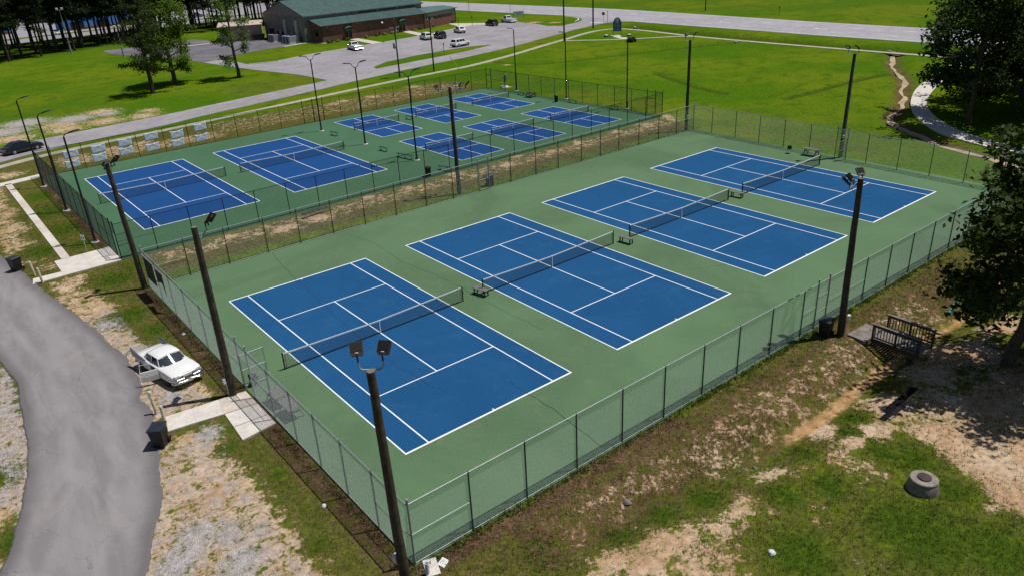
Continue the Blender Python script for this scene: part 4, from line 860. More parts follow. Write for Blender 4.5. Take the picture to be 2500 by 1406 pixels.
# footbridge over the ditch
zf = -.02; root = thing('footbridge', 'small dark wooden footbridge with railings over the ditch', 'footbridge', (26.9, -10.75, zf), R(-91)); bl_, bw = 2.75, 1.65
for s in (-1, 1): MB().box((0, s * (bw / 2 - .06), -.02), (bl_, .09, .24)).build('beam', MT['dark_wood'], root)
n = 19
for k in range(n): MB().box((-bl_ / 2 + (k + .5) * bl_ / n, 0, .125), (bl_ / n - .014, bw, .036)).build('deck_plank', MT['deck_wood'], root)
for s in (-1, 1):
    yy = s * (bw / 2 + .02)
    for xx in (-bl_ / 2 + .06, 0, bl_ / 2 - .06): MB().box((xx, yy, .52), (.10, .10, 1.06)).build('rail_post', MT['dark_wood'], root)
    MB().box((0, yy, 1.07), (bl_ + .1, .17, .045), bev=.008).build('handrail', MT['grey_wood'], root); MB().box((0, yy, .95), (bl_, .05, .09)).build('upper_rail', MT['dark_wood'], root); MB().box((0, yy, .24), (bl_, .05, .09)).build('lower_rail', MT['dark_wood'], root)
    for k in range(1, 16):
        if k == 8: continue
        MB().box((-bl_ / 2 + k * bl_ / 16, yy, .6), (.042, .042, .66)).build('baluster', MT['dark_wood'], root)
struct(MB().poly([(25.6, -9.3), (27.6, -9.2), (27.7, -8.2), (25.7, -8.1)], -.2, .02), 'bridge_approach', MT['old_concrete'])
root = thing('drain_pipe', 'teal plastic pipe lying along the ditch bank under the oak', 'pipe', (35.6, -10.3, 0))
pp = [(-2.0, -.25), (-1, -.05), (0, .05), (1, .12), (2.1, .1)]
MB().tube([(a, b, float(gz(35.6 + a, -10.3 + b)) + .09) for a, b in pp], .12, 10).build('pipe', MT['teal'], root, smooth=True)
# ------------------------------------------------------------------ banners on the fence
def banner(label, d, zc, w, h, seed):
    r = random.Random(seed); t = d / 66.05
    x = -3.75 + 66.05 * t; y = 73.65 + 1.65 * t
    V = []; nxx, nzz = 12, 8; sag = r.uniform(.10, .2)
    for j in range(nzz + 1):
        for i in range(nxx + 1):
            u, v = i / nxx * 2 - 1, j / nzz
            X_ = u * w / 2 * (1 - .05 * (1 - v)); top = -sag * (1 - u * u) * (v ** 2)
            fold = .014 * math.sin(5.5 * (abs(u) * 1.2 + v * 1.6) + seed) * (.35 + v) * (1 - abs(u) * .5) + .003 * math.sin(9 * u + seed)
            V.append((X_, fold * 1.2 - .09, (v - .5) * h + top + .04 * u))
    Fc = [(j * (nxx + 1) + i, j * (nxx + 1) + i + 1, (j + 1) * (nxx + 1) + i + 1, (j + 1) * (nxx + 1) + i) for j in range(nzz) for i in range(nxx)]
    mb = MB().add(V, Fc); o = mb.build('banner', MT['banner'], smooth=True, recalc=False, loc=(x, y, zc), rot=(0, 0, .025), auto=180)
    md = o.modifiers.new('thickness', 'SOLIDIFY'); md.thickness = .008
    tag(o, label, 'banner', 'blank banners on the road-side fence')
bays = ['first', 'second', 'third', 'fourth', 'fifth', 'sixth']
bx_ = [3.5, 6.5, 9.55, 12.65, 15.75, 18.75]
hi = [1.98, 2.0, 2.16, 2.3, 1.95, 2.32]; lo = [.82, .95, 1.1, .95, .88, .95]
for i in range(6):
    banner('blank white banner, upper one in the %s bay from the left' % bays[i], bx_[i] + .1, hi[i], 1.65, 1.0, i * 2 + 1)
    banner('blank white banner, lower one in the %s bay from the left' % bays[i], bx_[i], lo[i], 1.6, 1.0, i * 2 + 2)
# dark wind screens hung on the lower fence corner
o = MB().box((0, 0, 0), (2.4, .02, 1.7)).build('wind_screen', mat('dark_mesh_screen', (.03, .034, .02), .9, .4, 3)); o.location = (-3.57, 28.6, 1.95); o.rotation_euler = (0, 0, R(90)); tag(o, 'dark screen panel tied to the lower fence beside the corner pole', 'wind screen')
o = MB().add([(-.9, 0, .85), (.8, 0, .85), (.8, 0, -.75), (.3, 0, .1), (-.9, 0, -.2)], [(0, 1, 2, 3, 4)]).build('wind_screen', bpy.data.materials['dark_mesh_screen'], recalc=False); o.location = (-3.57, 25.9, 1.9); o.rotation_euler = (0, 0, R(-90))
md = o.modifiers.new('thickness', 'SOLIDIFY'); md.thickness = .015; tag(o, 'torn dark screen hanging loose on the lower fence, farther from the corner pole', 'wind screen')
# ------------------------------------------------------------------ vehicles (local +X is forward)
def section(x, w, zb, zt, tum=.07, r=.14, crown=.03):
    return [(x, -w * .90, zb), (x, w * .90, zb), (x, w, zb + .12), (x, w, zt - r), (x, w - tum, zt - .02), (x, w * .55, zt + crown * .8), (x, 0, zt + crown), (x, -w * .55, zt + crown * .8), (x, -w + tum, zt - .02), (x, -w, zt - r), (x, -w, zb + .12)]
def wheel(root, x, y, r, w, rim='rim'):
    s = 1 if y > 0 else -1; T = Matrix.Translation((x, y, r)) @ Matrix.Rotation(-s * math.pi / 2, 4, 'X')
    t = MB().lathe([(r * .62, -w), (r * .95, -w), (r, -w * .75), (r, -w * .2), (r * .95, 0), (r * .62, .0), (r * .6, -.03)], 22, T=T).build('wheel', MT['rubber'], root, smooth=True)
    MB().lathe([(r * .62, -.05), (r * .62, .0), (r * .5, -.02), (r * .2, .015), (.02, .02)], 16, T=T).build('rim', MT[rim], t, smooth=True)
def arch(root, x, y, r):
    s = 1 if y > 0 else -1; T = Matrix.Translation((x, y, r * .98)) @ Matrix.Rotation(-s * math.pi / 2, 4, 'X')
    MB().lathe([(r * 1.16, -.30), (r * 1.16, .004), (r * .6, .004)], 22, T=T).build('wheel_arch', MT['trim'], root)
def car(name, label, cat, x, y, rz, paint, kind, group, z=0.0):
    root = thing(name, label, cat, (x, y, z), rz, group)
    P = MT[paint]
    if kind == 'suv': Lc, W, H, belt, hood, wb, r = 4.95, 1.0, 1.78, 1.08, 1.04, 2.9, .41
    elif kind == 'cross': Lc, W, H, belt, hood, wb, r = 4.7, .95, 1.66, 1.02, .98, 2.75, .39
    elif kind == 'sedan': Lc, W, H, belt, hood, wb, r = 4.9, .93, 1.45, .93, .87, 2.85, .33
    else: Lc, W, H, belt, hood, wb, r = 5.75, 1.02, 1.88, 1.14, 1.12, 3.65, .40
    h = Lc / 2; zb = .30 if kind != 'sedan' else .22
    st = [(-h, W * .86, zb + .12, belt - .12), (-h + .10, W * .97, zb + .05, belt - .04), (-h + .6, W, zb, belt), (0, W, zb, belt), (h * .40, W, zb, belt - .01), (h * .62, W, zb, hood + .0), (h * .86, W * .97, zb + .02, hood - .06), (h - .10, W * .90, zb + .06, hood - .14), (h, W * .80, zb + .12, hood - .26)]
    if kind == 'sedan': st[2] = (-h + .7, W, zb, belt + .03)
    bed = kind == 'truck'
    if bed:
        rear = [s for s in st if s[0] > -.2]; MB().loft([section(*s) for s in [(-.30, W, zb, belt)] + rear]).build('body', P, root, smooth=True)
        b = MB()
        for s in (-1, 1): b.box((-h / 2 - .18, s * (W - .05), (zb + belt) / 2), (h - .30, .10, belt - zb), bev=.03)
        b.box((-h / 2 - .15, 0, zb + .28), (h - .35, 2 * W - .2, .08)); b.build('bed', P, root)
        MB().box((-h + .06, 0, (zb + .18 + belt) / 2), (.10, 2 * W - .12, belt - zb - .18), bev=.02).build('tailgate', P, root)
        MB().box((-h - .07, 0, zb + .12), (.16, 2 * W - .08, .2), bev=.04).build('rear_bumper', MT['chrome' if paint == 'car_white' else 'trim'], root)
        c0, c1, t0, t1 = -.34, 1.45, -.18, .78
    else:
        MB().loft([section(*s) for s in st]).build('body', P, root, smooth=True)
        if kind == 'sedan': c0, c1, t0, t1 = -1.9, 1.15, -1.0, .30
        elif kind == 'cross': c0, c1, t0, t1 = -2.20, 1.15, -1.35, .35
        else: c0, c1, t0, t1 = -2.36, 1.30, -2.0, .55
    wbm, wt = W * .93, W * .76; zr = H
    rings = []
    for f, cr in ((0, 0), (.5, 0), (1, 0)): pass
    cab = MB()
    bot = [(c0, -wbm, belt - .03), (c1, -wbm, belt - .03), (c1, wbm, belt - .03), (c0, wbm, belt - .03)]
    top = [(t0, -wt, zr - .07), (t1, -wt, zr - .07), (t1, wt, zr - .07), (t0, wt, zr - .07)]
    rf = [(t0 + .18, -wt + .16, zr), (t1 - .14, -wt + .16, zr), (t1 - .14, wt - .16, zr), (t0 + .18, wt - .16, zr)]
    cab.loft([bot, top, rf]).build('cabin', P, root)
    def pane(name_, a, b, c_, d, off):
        a, b, c_, d = [Vector(q) for q in (a, b, c_, d)]; nrm = (b - a).cross(d - a).normalized() * off
        ctr = (a + b + c_ + d) / 4; q = [ctr + (p - ctr) for p in (a, b, c_, d)]
        v = [tuple(p + nrm) for p in q] + [tuple(p - nrm * 1.5) for p in q]
        MB().add(v, [(0, 1, 2, 3), (7, 6, 5, 4), (0, 4, 5, 1), (1, 5, 6, 2), (2, 6, 7, 3), (3, 7, 4, 0)]).build(name_, MT['glass'], root)
    def lerp(a, b, t): return tuple(a[i] + (b[i] - a[i]) * t for i in range(3))
    def inset(A_, B_, C_, D_, l, r_, b_, t_):
        lo0, lo1 = lerp(A_, B_, l), lerp(A_, B_, r_); hi0, hi1 = lerp(D_, C_, l), lerp(D_, C_, r_)
        return lerp(lo0, hi0, b_), lerp(lo1, hi1, b_), lerp(lo1, hi1, t_), lerp(lo0, hi0, t_)
    pane('windscreen', *inset(bot[1], bot[2], top[2], top[1], .06, .94, .10, .94), .012)
    pane('rear_window', *inset(bot[3], bot[0], top[0], top[3], .10, .90, .18 if kind != 'truck' else .3, .9), .012)
    sp = [(.06, .33), (.36, .63), (.66, .93)] if kind in ('suv',) else ([(.12, .50), (.54, .90)] if kind != 'truck' else [(.10, .84)])
    for a, b in sp:
        pane('side_window', *inset(bot[0], bot[1], top[1], top[0], a, b, .14, .92), .012)
        pane('side_window', *inset(bot[2], bot[3], top[3], top[2], 1 - b, 1 - a, .14, .92), .012)
    for sx_ in (-1, 1):
        for sy in (-1, 1):
            xx = sx_ * wb / 2 + (.05 if not bed else -.0); arch(root, xx, sy * (W - .005), r); wheel(root, xx, sy * (W + .012), r, .22)
    for s in (-1, 1):
        MB().box((h - .10, s * W * .66, hood - .27), (.16, .34, .14), bev=.03).build('headlight', MT['lamp_lens'], root)
        if bed: MB().box((-h + .02, s * (W - .08), belt - .22), (.08, .14, .36), bev=.02).build('taillight', MT['red_lens'], root)
        else: MB().box((-h + .10, s * W * .80, belt - .22), (.16, .26, .18), bev=.03).build('taillight', MT['red_lens'], root)
        MB().box((c1 - .32, s * (W + .08), belt + .03), (.13, .17, .13), bev=.04).build('door_mirror', P, root)
        MB().box((0, s * (W + .002), zb + .10), (wb - r * 2.2, .03, .16), bev=.01).build('sill', MT['trim'], root)
    MB().box((h - .02, 0, zb + .30), (.08, 1.1, .22), bev=.03).build('grille', MT['trim'], root)
    MB().box((h - .02, 0, zb + .10), (.10, 1.7 * W, .14), bev=.03).build('front_bumper', MT['trim'] if kind != 'truck' else MT['chrome'], root)
    if not bed:
        MB().box((-h + .0, 0, zb + .14), (.12, 1.75 * W, .18), bev=.04).build('rear_bumper', MT['trim'], root)
        MB().box((-h + .015, 0, zb + .42), (.03, .34, .14)).build('number_plate', MT['white_pvc'], root)
    if kind == 'suv':
        for s in (-1, 1): MB().tube([(t0 + .2, s * (wt - .1), zr + .01), (t0 + .25, s * (wt - .1), zr + .05), (t1 - .25, s * (wt - .1), zr + .05), (t1 - .2, s * (wt - .1), zr + .01)], .018, 6).build('roof_rail', MT['trim'], root)
    return root
G3 = 'vehicles in the brick building parking lot'
car('pickup_truck', 'white pickup truck parked in front of the left entrance walk', 'truck', 73.9, 142.4, R(83), 'car_white', 'truck', G3)
car('parked_car', 'white SUV parked left of a black SUV by the right entrance walk', 'car', 94.3, 142.8, R(77), 'car_white', 'suv', G3)
car('parked_car', 'black SUV parked between two white cars facing the brick building', 'car', 97.8, 141.6, R(76), 'car_black', 'suv', G3)
car('parked_car', 'white crossover car parked right of the black SUV, near the corner walk', 'car', 107.7, 146.9, R(77), 'car_white', 'cross', G3)
car('parked_car', 'white SUV parked sideways at the grass island by the side road', 'car', 91.3, 123.6, R(10), 'car_white', 'suv', G3)
car('parked_car', 'black SUV parked next to the far white pickup truck', 'car', 122.6, 152.2, R(80), 'car_black', 'suv', G3)
car('pickup_truck', 'white pickup truck at the far edge of the lot by the white board', 'truck', 130.6, 154.6, R(86), 'car_white', 'truck', G3)
car('parked_car', 'black car on the side road at the left edge, behind the lamp posts', 'car', -3.2, 90.3, R(17), 'car_black', 'sedan', None)
G4 = 'cars seen between the pine trunks'
car('parked_car', 'long white car on the road behind the pines, left of the blue building', 'car', 36.5, 280, R(5), 'car_white', 'sedan', G4)
car('pickup_truck', 'dark pickup truck behind the pines above the tan shed', 'truck', 86.5, 296, R(20), 'car_grey', 'truck', G4)
car('parked_car', 'white car beside the dark pickup truck behind the pines', 'car', 93.5, 290, R(190), 'car_white', 'sedan', G4)
car('parked_car', 'white SUV in the back lot behind the pines, farthest up', 'car', 101, 318, R(100), 'car_white', 'suv', G4)
car('parked_car', 'white crossover in the back lot right of the other white cars behind the pines', 'car', 110, 322, R(95), 'car_white', 'cross', G4)

# ------------------------------------------------------------------ white classic car with fins and its right door open
root = thing('classic_car', 'white classic sedan with tail fins, chrome bumper and one front door open', 'car', (-6.16, 16.55, -.03), R(-79)); root.scale = (.88, .92, .95)
P = MT['car_white']; W = .99; h = 2.75
st = [(-2.72, .82, .42, .84), (-2.62, .93, .34, .92), (-2.1, .98, .30, .96), (-1.3, W, .28, .98), (0, W, .28, .97), (1.0, W, .28, .97), (1.7, W, .30, .96), (2.3, .98, .34, .92), (2.6, .95, .38, .86), (2.70, .90, .44, .80)]
def csec(x, w, zb, zt):
    return [(x, -w * .88, zb), (x, w * .88, zb), (x, w, zb + .10), (x, w * 1.005, zt - .28), (x, w * .985, zt - .06), (x, w * .90, zt), (x, w * .5, zt + .025), (x, 0, zt + .035), (x, -w * .5, zt + .025), (x, -w * .90, zt), (x, -w * .985, zt - .06), (x, -w * 1.005, zt - .28), (x, -w, zb + .10)]
body = MB().loft([csec(*s) for s in st]).build('body', P, root, smooth=True)
# bonnet bulge
MB().loft([[(x, -w, z), (x, -w * .6, z + b), (x, 0, z + b * 1.25), (x, w * .6, z + b), (x, w, z)] for x, w, z, b in ((1.15, .70, .97, .05), (1.8, .66, .965, .07), (2.35, .58, .92, .07), (2.64, .5, .84, .05))], closed=False, cap=False).build('bonnet', P, root, smooth=True, auto=60)
# fins
for s in (-1, 1):
    pr = [(-2.78, .80), (-2.95, 1.28), (-2.70, 1.22), (-1.9, 1.06), (-1.0, .975), (-1.0, .90), (-2.5, .80)]
    y0, y1 = s * .93, s * 1.0
    fin = MB().loft([[(a, yy - s * (b - .9) * .02, b) for a, b in pr] for yy in (y0, y1 + s * .03)])
    fo = fin.build('tail_fin', MT['car_grey'], root)
    MB().loft([[(a, s * .90 + (.0 if s > 0 else 0), b) for a, b in ((-2.90, 1.22), (-2.68, 1.17), (-1.9, 1.03), (-1.35, .985), (-2.5, .98))], [(a, s * .925, b) for a, b in ((-2.90, 1.22), (-2.68, 1.17), (-1.9, 1.03), (-1.35, .985), (-2.5, .98))]]).build('fin_insert', MT['car_grey'], fo)
    MB().lathe([(.09, 0), (.10, .04), (.07, .12), (.02, .14)], 14, T=Matrix.Translation((-2.72, s * .88, .74)) @ Matrix.Rotation(-math.pi / 2, 4, 'Y')).build('taillight', MT['red_lens'], root, smooth=True)
# greenhouse
def ring(x, wb_, wt_, zb, zt, k=9): return [(x, 0, 0)]
bot = [(-1.55, .84), (1.20, .86)]
roof = []
for x, w, z in ((-1.22, .60, 1.34), (-1.08, .70, 1.43), (-.7, .74, 1.49), (-.1, .75, 1.51), (.38, .74, 1.49), (.56, .70, 1.45)):
    roof.append([(x, -w, z - .07), (x, -w * .9, z - .02), (x, -w * .5, z + .025), (x, 0, z + .04), (x, w * .5, z + .025), (x, w * .9, z - .02), (x, w, z - .07), (x, 0, z - .09)])
MB().loft(roof).build('roof', P, root, smooth=True, auto=50)
gl = mat('clear_dark_glass', (.06, .07, .085), .07, .05, 1, .35, spec=1.0)
# wrapped windscreen
ws = []
for t in np.linspace(-1, 1, 9):
    a = abs(t); ws.append([(1.22 - .50 * a ** 2.6, .84 * t, .975), (.55 - .16 * a ** 2.6, .70 * t, 1.45 - .05 * a)])
MB().loft(ws, closed=False, cap=False).build('windscreen', gl, root, smooth=True, auto=80)
ws = []
for t in np.linspace(-1, 1, 7):
    a = abs(t); ws.append([(-1.62 + .35 * a ** 2.4, .82 * t, .985), (-1.20 + .18 * a ** 2.4, .64 * t, 1.37 - .02 * a)])
MB().loft(ws, closed=False, cap=False).build('rear_window', gl, root, smooth=True, auto=80)
for s in (-1, 1):
    MB().quad((.78, s * .845, .97), (.40, s * .70, 1.41), (.36, s * .70, 1.41), (.70, s * .85, .97)).tube([(.74, s * .85, .97), (.40, s * .715, 1.42)], .022, 6).build('pillar', P, root)
    MB().tube([(-.30, s * .87, .97), (-.28, s * .74, 1.43)], .025, 6).build('pillar', P, root)
    MB().loft([[(-1.50, s * .83, .98), (-1.05, s * .85, .98), (-.98, s * .74, 1.41), (-1.16, s * .66, 1.38)], [(-1.50, s * .80, .98), (-1.05, s * .82, .98), (-.98, s * .71, 1.41), (-1.16, s * .63, 1.38)]]).build('rear_pillar', P, root)
    if s > 0: MB().add([(-.28, s * .862, .985), (.70, s * .855, .985), (.38, s * .72, 1.41), (-.26, s * .735, 1.42)], [(0, 1, 2, 3)]).build('side_window', gl, root, recalc=False)
    MB().add([(-1.04, s * .858, .985), (-.33, s * .866, .985), (-.31, s * .738, 1.42), (-.97, s * .735, 1.41)], [(0, 1, 2, 3)]).build('side_window', gl, root, recalc=False)
    MB().tube([(1.35 - 1.9, s * 1.0, .66), (2.5, s * .975, .60)] if False else [(-2.5, s * 1.0, .66), (2.55, s * .985, .62)], .014, 5).build('side_trim', MT['chrome'], root)
# dark cabin: floor, seats, dashboard seen through the glass and the open doorway
MB().box((-.2, 0, .97), (2.3, 1.5, .02)).build('cabin_floor', MT['trim'], root)
for xx in (-.95, .02): MB().box((xx, 0, 1.12), (.16, 1.3, .30), bev=.05).build('seat_back', MT['car_grey'], root)
MB().box((.82, 0, 1.0), (.22, 1.4, .08), bev=.03).build('dashboard', MT['white_pvc'], root)
MB().lathe([(.19, 0), (.205, .012), (.19, .024)], 20, T=Matrix.Translation((.62, .38, 1.06)) @ Matrix.Rotation(R(62), 4, 'Y')).build('steering_wheel', MT['trim'], root)
# doorway on the open side and the door leaf
MB().box((.30, -.985, .66), (1.02, .05, .56)).build('doorway', MT['trim'], root)
dmb = MB().loft([[(0, a, b) for a, b in ((-.03, .30), (.03, .30), (.05, .62), (.02, .97), (-.05, .97), (-.06, .62))], [(-1.05, a, b) for a, b in ((-.03, .30), (.03, .30), (.05, .62), (.02, .97), (-.05, .97), (-.06, .62))]])
door = dmb.build('front_door', P, root, loc=(.82, -1.0, 0), rot=(0, 0, R(66)))
fr = MB(); fr.tube([(-.04, .02, .97), (-.38, .10, 1.40), (-.98, .12, 1.42), (-1.03, .02, .97)], .022, 6); fr.build('window_frame', P, door)
MB().box((-.52, .055, .70), (.9, .012, .42)).build('door_card', MT['banner'], door); MB().box((-.5, .07, .86), (.5, .05, .05), bev=.01).build('armrest', MT['trim'], door)
# front end
gr = MB()
gr.box((2.70, 0, .60), (.06, 1.62, .15)); gr.build('grille_slot', MT['trim'], root)
MB().tube([(2.735, -.80, .60), (2.76, -.30, .60)], [.07, .055], 10).build('grille_bar', MT['chrome'], root, smooth=True); MB().tube([(2.735, .80, .60), (2.76, .30, .60)], [.07, .055], 10).build('grille_bar', MT['chrome'], root, smooth=True)
for k in range(7): MB().box((2.765, -.21 + .07 * k, .60), (.05, .03, .13)).build('grille_tooth', MT['chrome'], root)
bmp = MB(); pts = [(2.45, -.99, .43), (2.68, -.93, .43), (2.80, -.6, .42), (2.84, 0, .42), (2.80, .6, .42), (2.68, .93, .43), (2.45, .99, .43)]
bmp.tube(pts, [.07, .085, .09, .09, .09, .085, .07], 10); bmp.build('front_bumper', MT['chrome'], root, smooth=True)
MB().tube([(-2.55, -.95, .45), (-2.86, -.85, .45), (-2.92, 0, .45), (-2.86, .85, .45), (-2.55, .95, .45)], .085, 10).build('rear_bumper', MT['chrome'], root, smooth=True)
MB().box((2.93, 0, .45), (.02, .36, .14)).build('number_plate', MT['bollard'], root)
for s in (-1, 1):
    T = Matrix.Rotation(math.pi / 2, 4, 'Y')
    MB().lathe([(.12, -.02), (.12, .04), (.085, .06), (.08, .03)], 16, T=Matrix.Translation((2.74, s * .86, .60)) @ T).build('bumper_pod', MT['chrome'], root, smooth=True)
    MB().loft([[(2.58, s * .90, .74), (2.66, s * .90, .74), (2.66, s * .90, .87), (2.58, s * .90, .87)], [(2.66, s * .30, .74), (2.73, s * .30, .74), (2.71, s * .30, .80), (2.64, s * .30, .80)]]).build('headlight_bezel', MT['car_grey'], root)
    for yy in (.80, .60):
        MB().lathe([(.085, -.02), (.085, .02), (.075, .035), (.02, .045)], 16, T=Matrix.Translation((2.68, s * yy, .80)) @ T).build('headlight', MT['lamp_lens'], root, smooth=True)
for k in range(-3, 4): MB().box((2.60 - .004 * k * k, k * .085, .865), (.05, .045, .02)).build('bonnet_letter', MT['chrome'], root)
for x in (-1.62, 1.52):
    for s in (-1, 1): arch(root, x, s * (W - .006), .34); wheel(root, x, s * (W - .03), .345, .2, 'white_pvc')
MB().tube([(1.25, .86, .98), (1.28, .98, 1.08)], .015, 6).lathe([(.06, 0), (.06, .05), (.02, .07)], 10, T=Matrix.Translation((1.28, .98, 1.08)) @ Matrix.Rotation(-math.pi / 2, 4, 'Y')).build('fender_mirror', MT['chrome'], root)
for yy in (-.28, .22): MB().tube([(1.18, yy, .995), (1.02, yy + .30, 1.11)], .008, 5).build('wiper', MT['trim'], root)
# ------------------------------------------------------------------ brick and metal building
def brick_mat():
    m, N, L, B = nodes('red_brick'); co = coords(N)
    mp = N.new('ShaderNodeMapping'); mp.inputs['Rotation'].default_value = (R(90), 0, 0); L.new(co, mp.inputs[0])
    t = N.new('ShaderNodeTexBrick'); L.new(mp.outputs[0], t.inputs['Vector'])
    t.inputs['Color1'].default_value = (.135, .040, .030, 1); t.inputs['Color2'].default_value = (.19, .062, .045, 1); t.inputs['Mortar'].default_value = (.20, .13, .11, 1)
    t.inputs['Scale'].default_value = 1.0; t.inputs['Brick Width'].default_value = .22; t.inputs['Row Height'].default_value = .08; t.inputs['Mortar Size'].default_value = .008
    c = mixc(N, L, 1.0, t.outputs[0], ramp(N, L, noise(N, L, .6, 5, .6, co), .3, .7, .8, 1.2), 'MULTIPLY')
    L.new(c, B.inputs['Base Color']); B.inputs['Roughness'].default_value = .9; return m
MT['brick'] = brick_mat()
MT['roof'] = mat('green_metal_roof', (.085, .155, .145), .5, .12, .5, .1, fine=3)
MT['clad'] = mat('taupe_metal_cladding', (.23, .20, .19), .6, .1, .6)
MT['clad_l'] = mat('tan_metal_cladding', (.36, .295, .245), .6, .1, .6)
MT['win'] = mat('dark_window_glass', (.012, .014, .016), .12, .1, 2)
MT['awning'] = mat('green_canvas', (.016, .085, .055), .7, .15, 3)
MT['duct'] = mat('pale_duct_metal', (.50, .50, .48), .5, .1, 2, .2)
MT['hvac'] = mat('grey_unit_casing', (.27, .28, .32), .6, .1, 2)
bld = thing('community_building', 'brick and taupe metal building with a green ribbed roof and arched awnings', 'building', (74, 163, 0), R(4.0))
# local frame: x along the front, y back
def bp(mb, name, m_, par=bld, **k): return mb.build(name, MT[m_], par, **k)
Lm, y0, y1, he, hr = 38.0, 5.2, 28.0, 6.5, 9.9; ym_ = (y0 + y1) / 2
main = bp(MB().loft([[(x, y0, -.2), (x, y1, -.2), (x, y1, he), (x, ym_, hr - .1), (x, y0, he)] for x in (0, Lm)]), 'main_hall', 'clad')
rb = MB()
for k in range(0, 46): rb.box((-.03, y0 + (k + .5) * (y1 - y0) / 46, he / 2), (.06, .08, he))
for k in range(0, 76): rb.box((k * Lm / 76 + .2, y0 - .03, he / 2 + 1.9), (.07, .06, he - 3.9))
rb.build('cladding_rib', MT['clad'], main)
ov = .45
rf = MB()
for s, ya, yb in ((1, y0 - ov, ym_), (-1, y1 + ov, ym_)):
    za = he - ov * (hr - he) / (ym_ - y0)
    rf.loft([[(x, ya, za), (x, yb, hr), (x, yb, hr + .12), (x, ya, za + .12)] for x in (-.3, Lm + .4)])
roof = bp(rf, 'main_roof', 'roof')
sm = MB()
for k in range(64):
    x = -.2 + k * (Lm + .5) / 63
    za = he - ov * (hr - he) / (ym_ - y0)
    sm.loft([[(x - .035, y0 - ov, za + .12), (x + .035, y0 - ov, za + .12), (x + .035, y0 - ov, za + .21), (x - .035, y0 - ov, za + .21)], [(x - .035, ym_, hr + .12), (x + .035, ym_, hr + .12), (x + .035, ym_, hr + .21), (x - .035, ym_, hr + .21)]])
sm.build('roof_seam', MT['roof'], roof)
MB().loft([[(x, y0 - ov - .06, za - .1), (x, y0 - ov, za - .1), (x, y0 - ov, za + .14), (x, y0 - ov - .06, za + .14)] for x in (-.3, Lm + .4)]).build('gutter', MT['roof'], roof)
# lean-to along the front
Ll, ez, tz = 33.6, 4.15, 5.45
front = bp(MB().loft([[(1.7, 0, -.2), (1.7, y0 + .1, -.2), (1.7, y0 + .1, tz - .1), (1.7, 0, ez - .05)], [(Ll + 1.5, 0, -.2), (Ll + 1.5, y0 + .1, -.2), (Ll + 1.5, y0 + .1, tz - .1), (Ll + 1.5, 0, ez - .05)]]), 'front_wall', 'brick')
lr = bp(MB().loft([[(x, -.5, ez - .1), (x, y0 - .02, tz), (x, y0 - .02, tz + .12), (x, -.5, ez + .02)] for x in (1.3, Ll + 1.7)]), 'lean_to_roof', 'roof')
sm = MB()
for k in range(58):
    x = 1.35 + k * (Ll + .3) / 57; sm.loft([[(x - .035, -.5, ez + .02), (x + .035, -.5, ez + .02), (x + .035, -.5, ez + .11), (x - .035, -.5, ez + .11)], [(x - .035, y0, tz + .12), (x + .035, y0, tz + .12), (x + .035, y0, tz + .21), (x - .035, y0, tz + .21)]])
sm.build('roof_seam', MT['roof'], lr)
# right wing turning away, brick below, cladding and band windows above
wx, wy_ = Ll + 1.5, 0.0; ex, ey = Ll + 17.2, 5.6
wing = bp(MB().loft([[(wx, wy_, -.2), (ex, ey, -.2), (ex, ey + 9, -.2), (wx, wy_ + 12, -.2)], [(wx, wy_, 2.3), (ex, ey, 2.3), (ex, ey + 9, 2.3), (wx, wy_ + 12, 2.3)]]), 'wing_wall', 'brick')
bp(MB().loft([[(wx, wy_, 2.3), (ex, ey, 2.3), (ex, ey + 9, 2.3), (wx, wy_ + 12, 2.3)], [(wx, wy_, ez), (ex, ey, 4.0), (ex, ey + 9, 4.0), (wx, wy_ + 12, ez)]]), 'wing_cladding', 'clad')
dx, dy = (ex - wx), (ey - wy_); dl = math.hypot(dx, dy); ux, uy = dx / dl, dy / dl
for k in range(6):
    t = 1.2 + k * 2.4; c = (wx + ux * t + uy * .03, wy_ + uy * t - ux * .03, 2.55)
    f = bp(MB().box(c, (2.2, .10, .5), rz=math.atan2(dy, dx)), 'band_window', 'win'); MB().box((c[0] + uy * .06, c[1] - ux * .06, 2.55), (.08, .06, .5), rz=math.atan2(dy, dx)).build('mullion', MT['clad'], f)
wr_ = bp(MB().loft([[(wx - .2, wy_ - .55, ez - .08), (ex + .5, ey - .4, 3.95), (ex + .5, ey + 6, 4.4), (wx - 1.5, y0 - .05, tz - .02)], [(wx - .2, wy_ - .55, ez + .06), (ex + .5, ey - .4, 4.09), (ex + .5, ey + 6, 4.54), (wx - 1.5, y0 - .05, tz + .1)]]), 'wing_roof', 'roof')
for x in (1.75, 10.6, Ll + 1.1, Ll + 2.2): MB().tube([(x, -.10, 0), (x, -.10, ez - .1)], .07, 6).build('downpipe', MT['trim'], bld)
bp(MB().tube([(ex - .1, ey - .08, 0), (ex - .1, ey - .08, 3.9)], .08, 6), 'downpipe', 'trim')
# clerestory windows
for x0 in (17.5, 24.2, 30.8):
    for k in range(4): f = bp(MB().box((x0 + k * 1.45, y0 - .05, 5.95), (1.25, .10, .55)), 'clerestory_window', 'win'); MB().box((x0 + k * 1.45, y0 - .09, 5.66), (1.35, .08, .06)).build('window_sill', MT['clad_l'], f)
bp(MB().tube([(14.6, y0 - .1, tz), (14.6, y0 - .1, he - .3)], .07, 6), 'downpipe', 'trim')
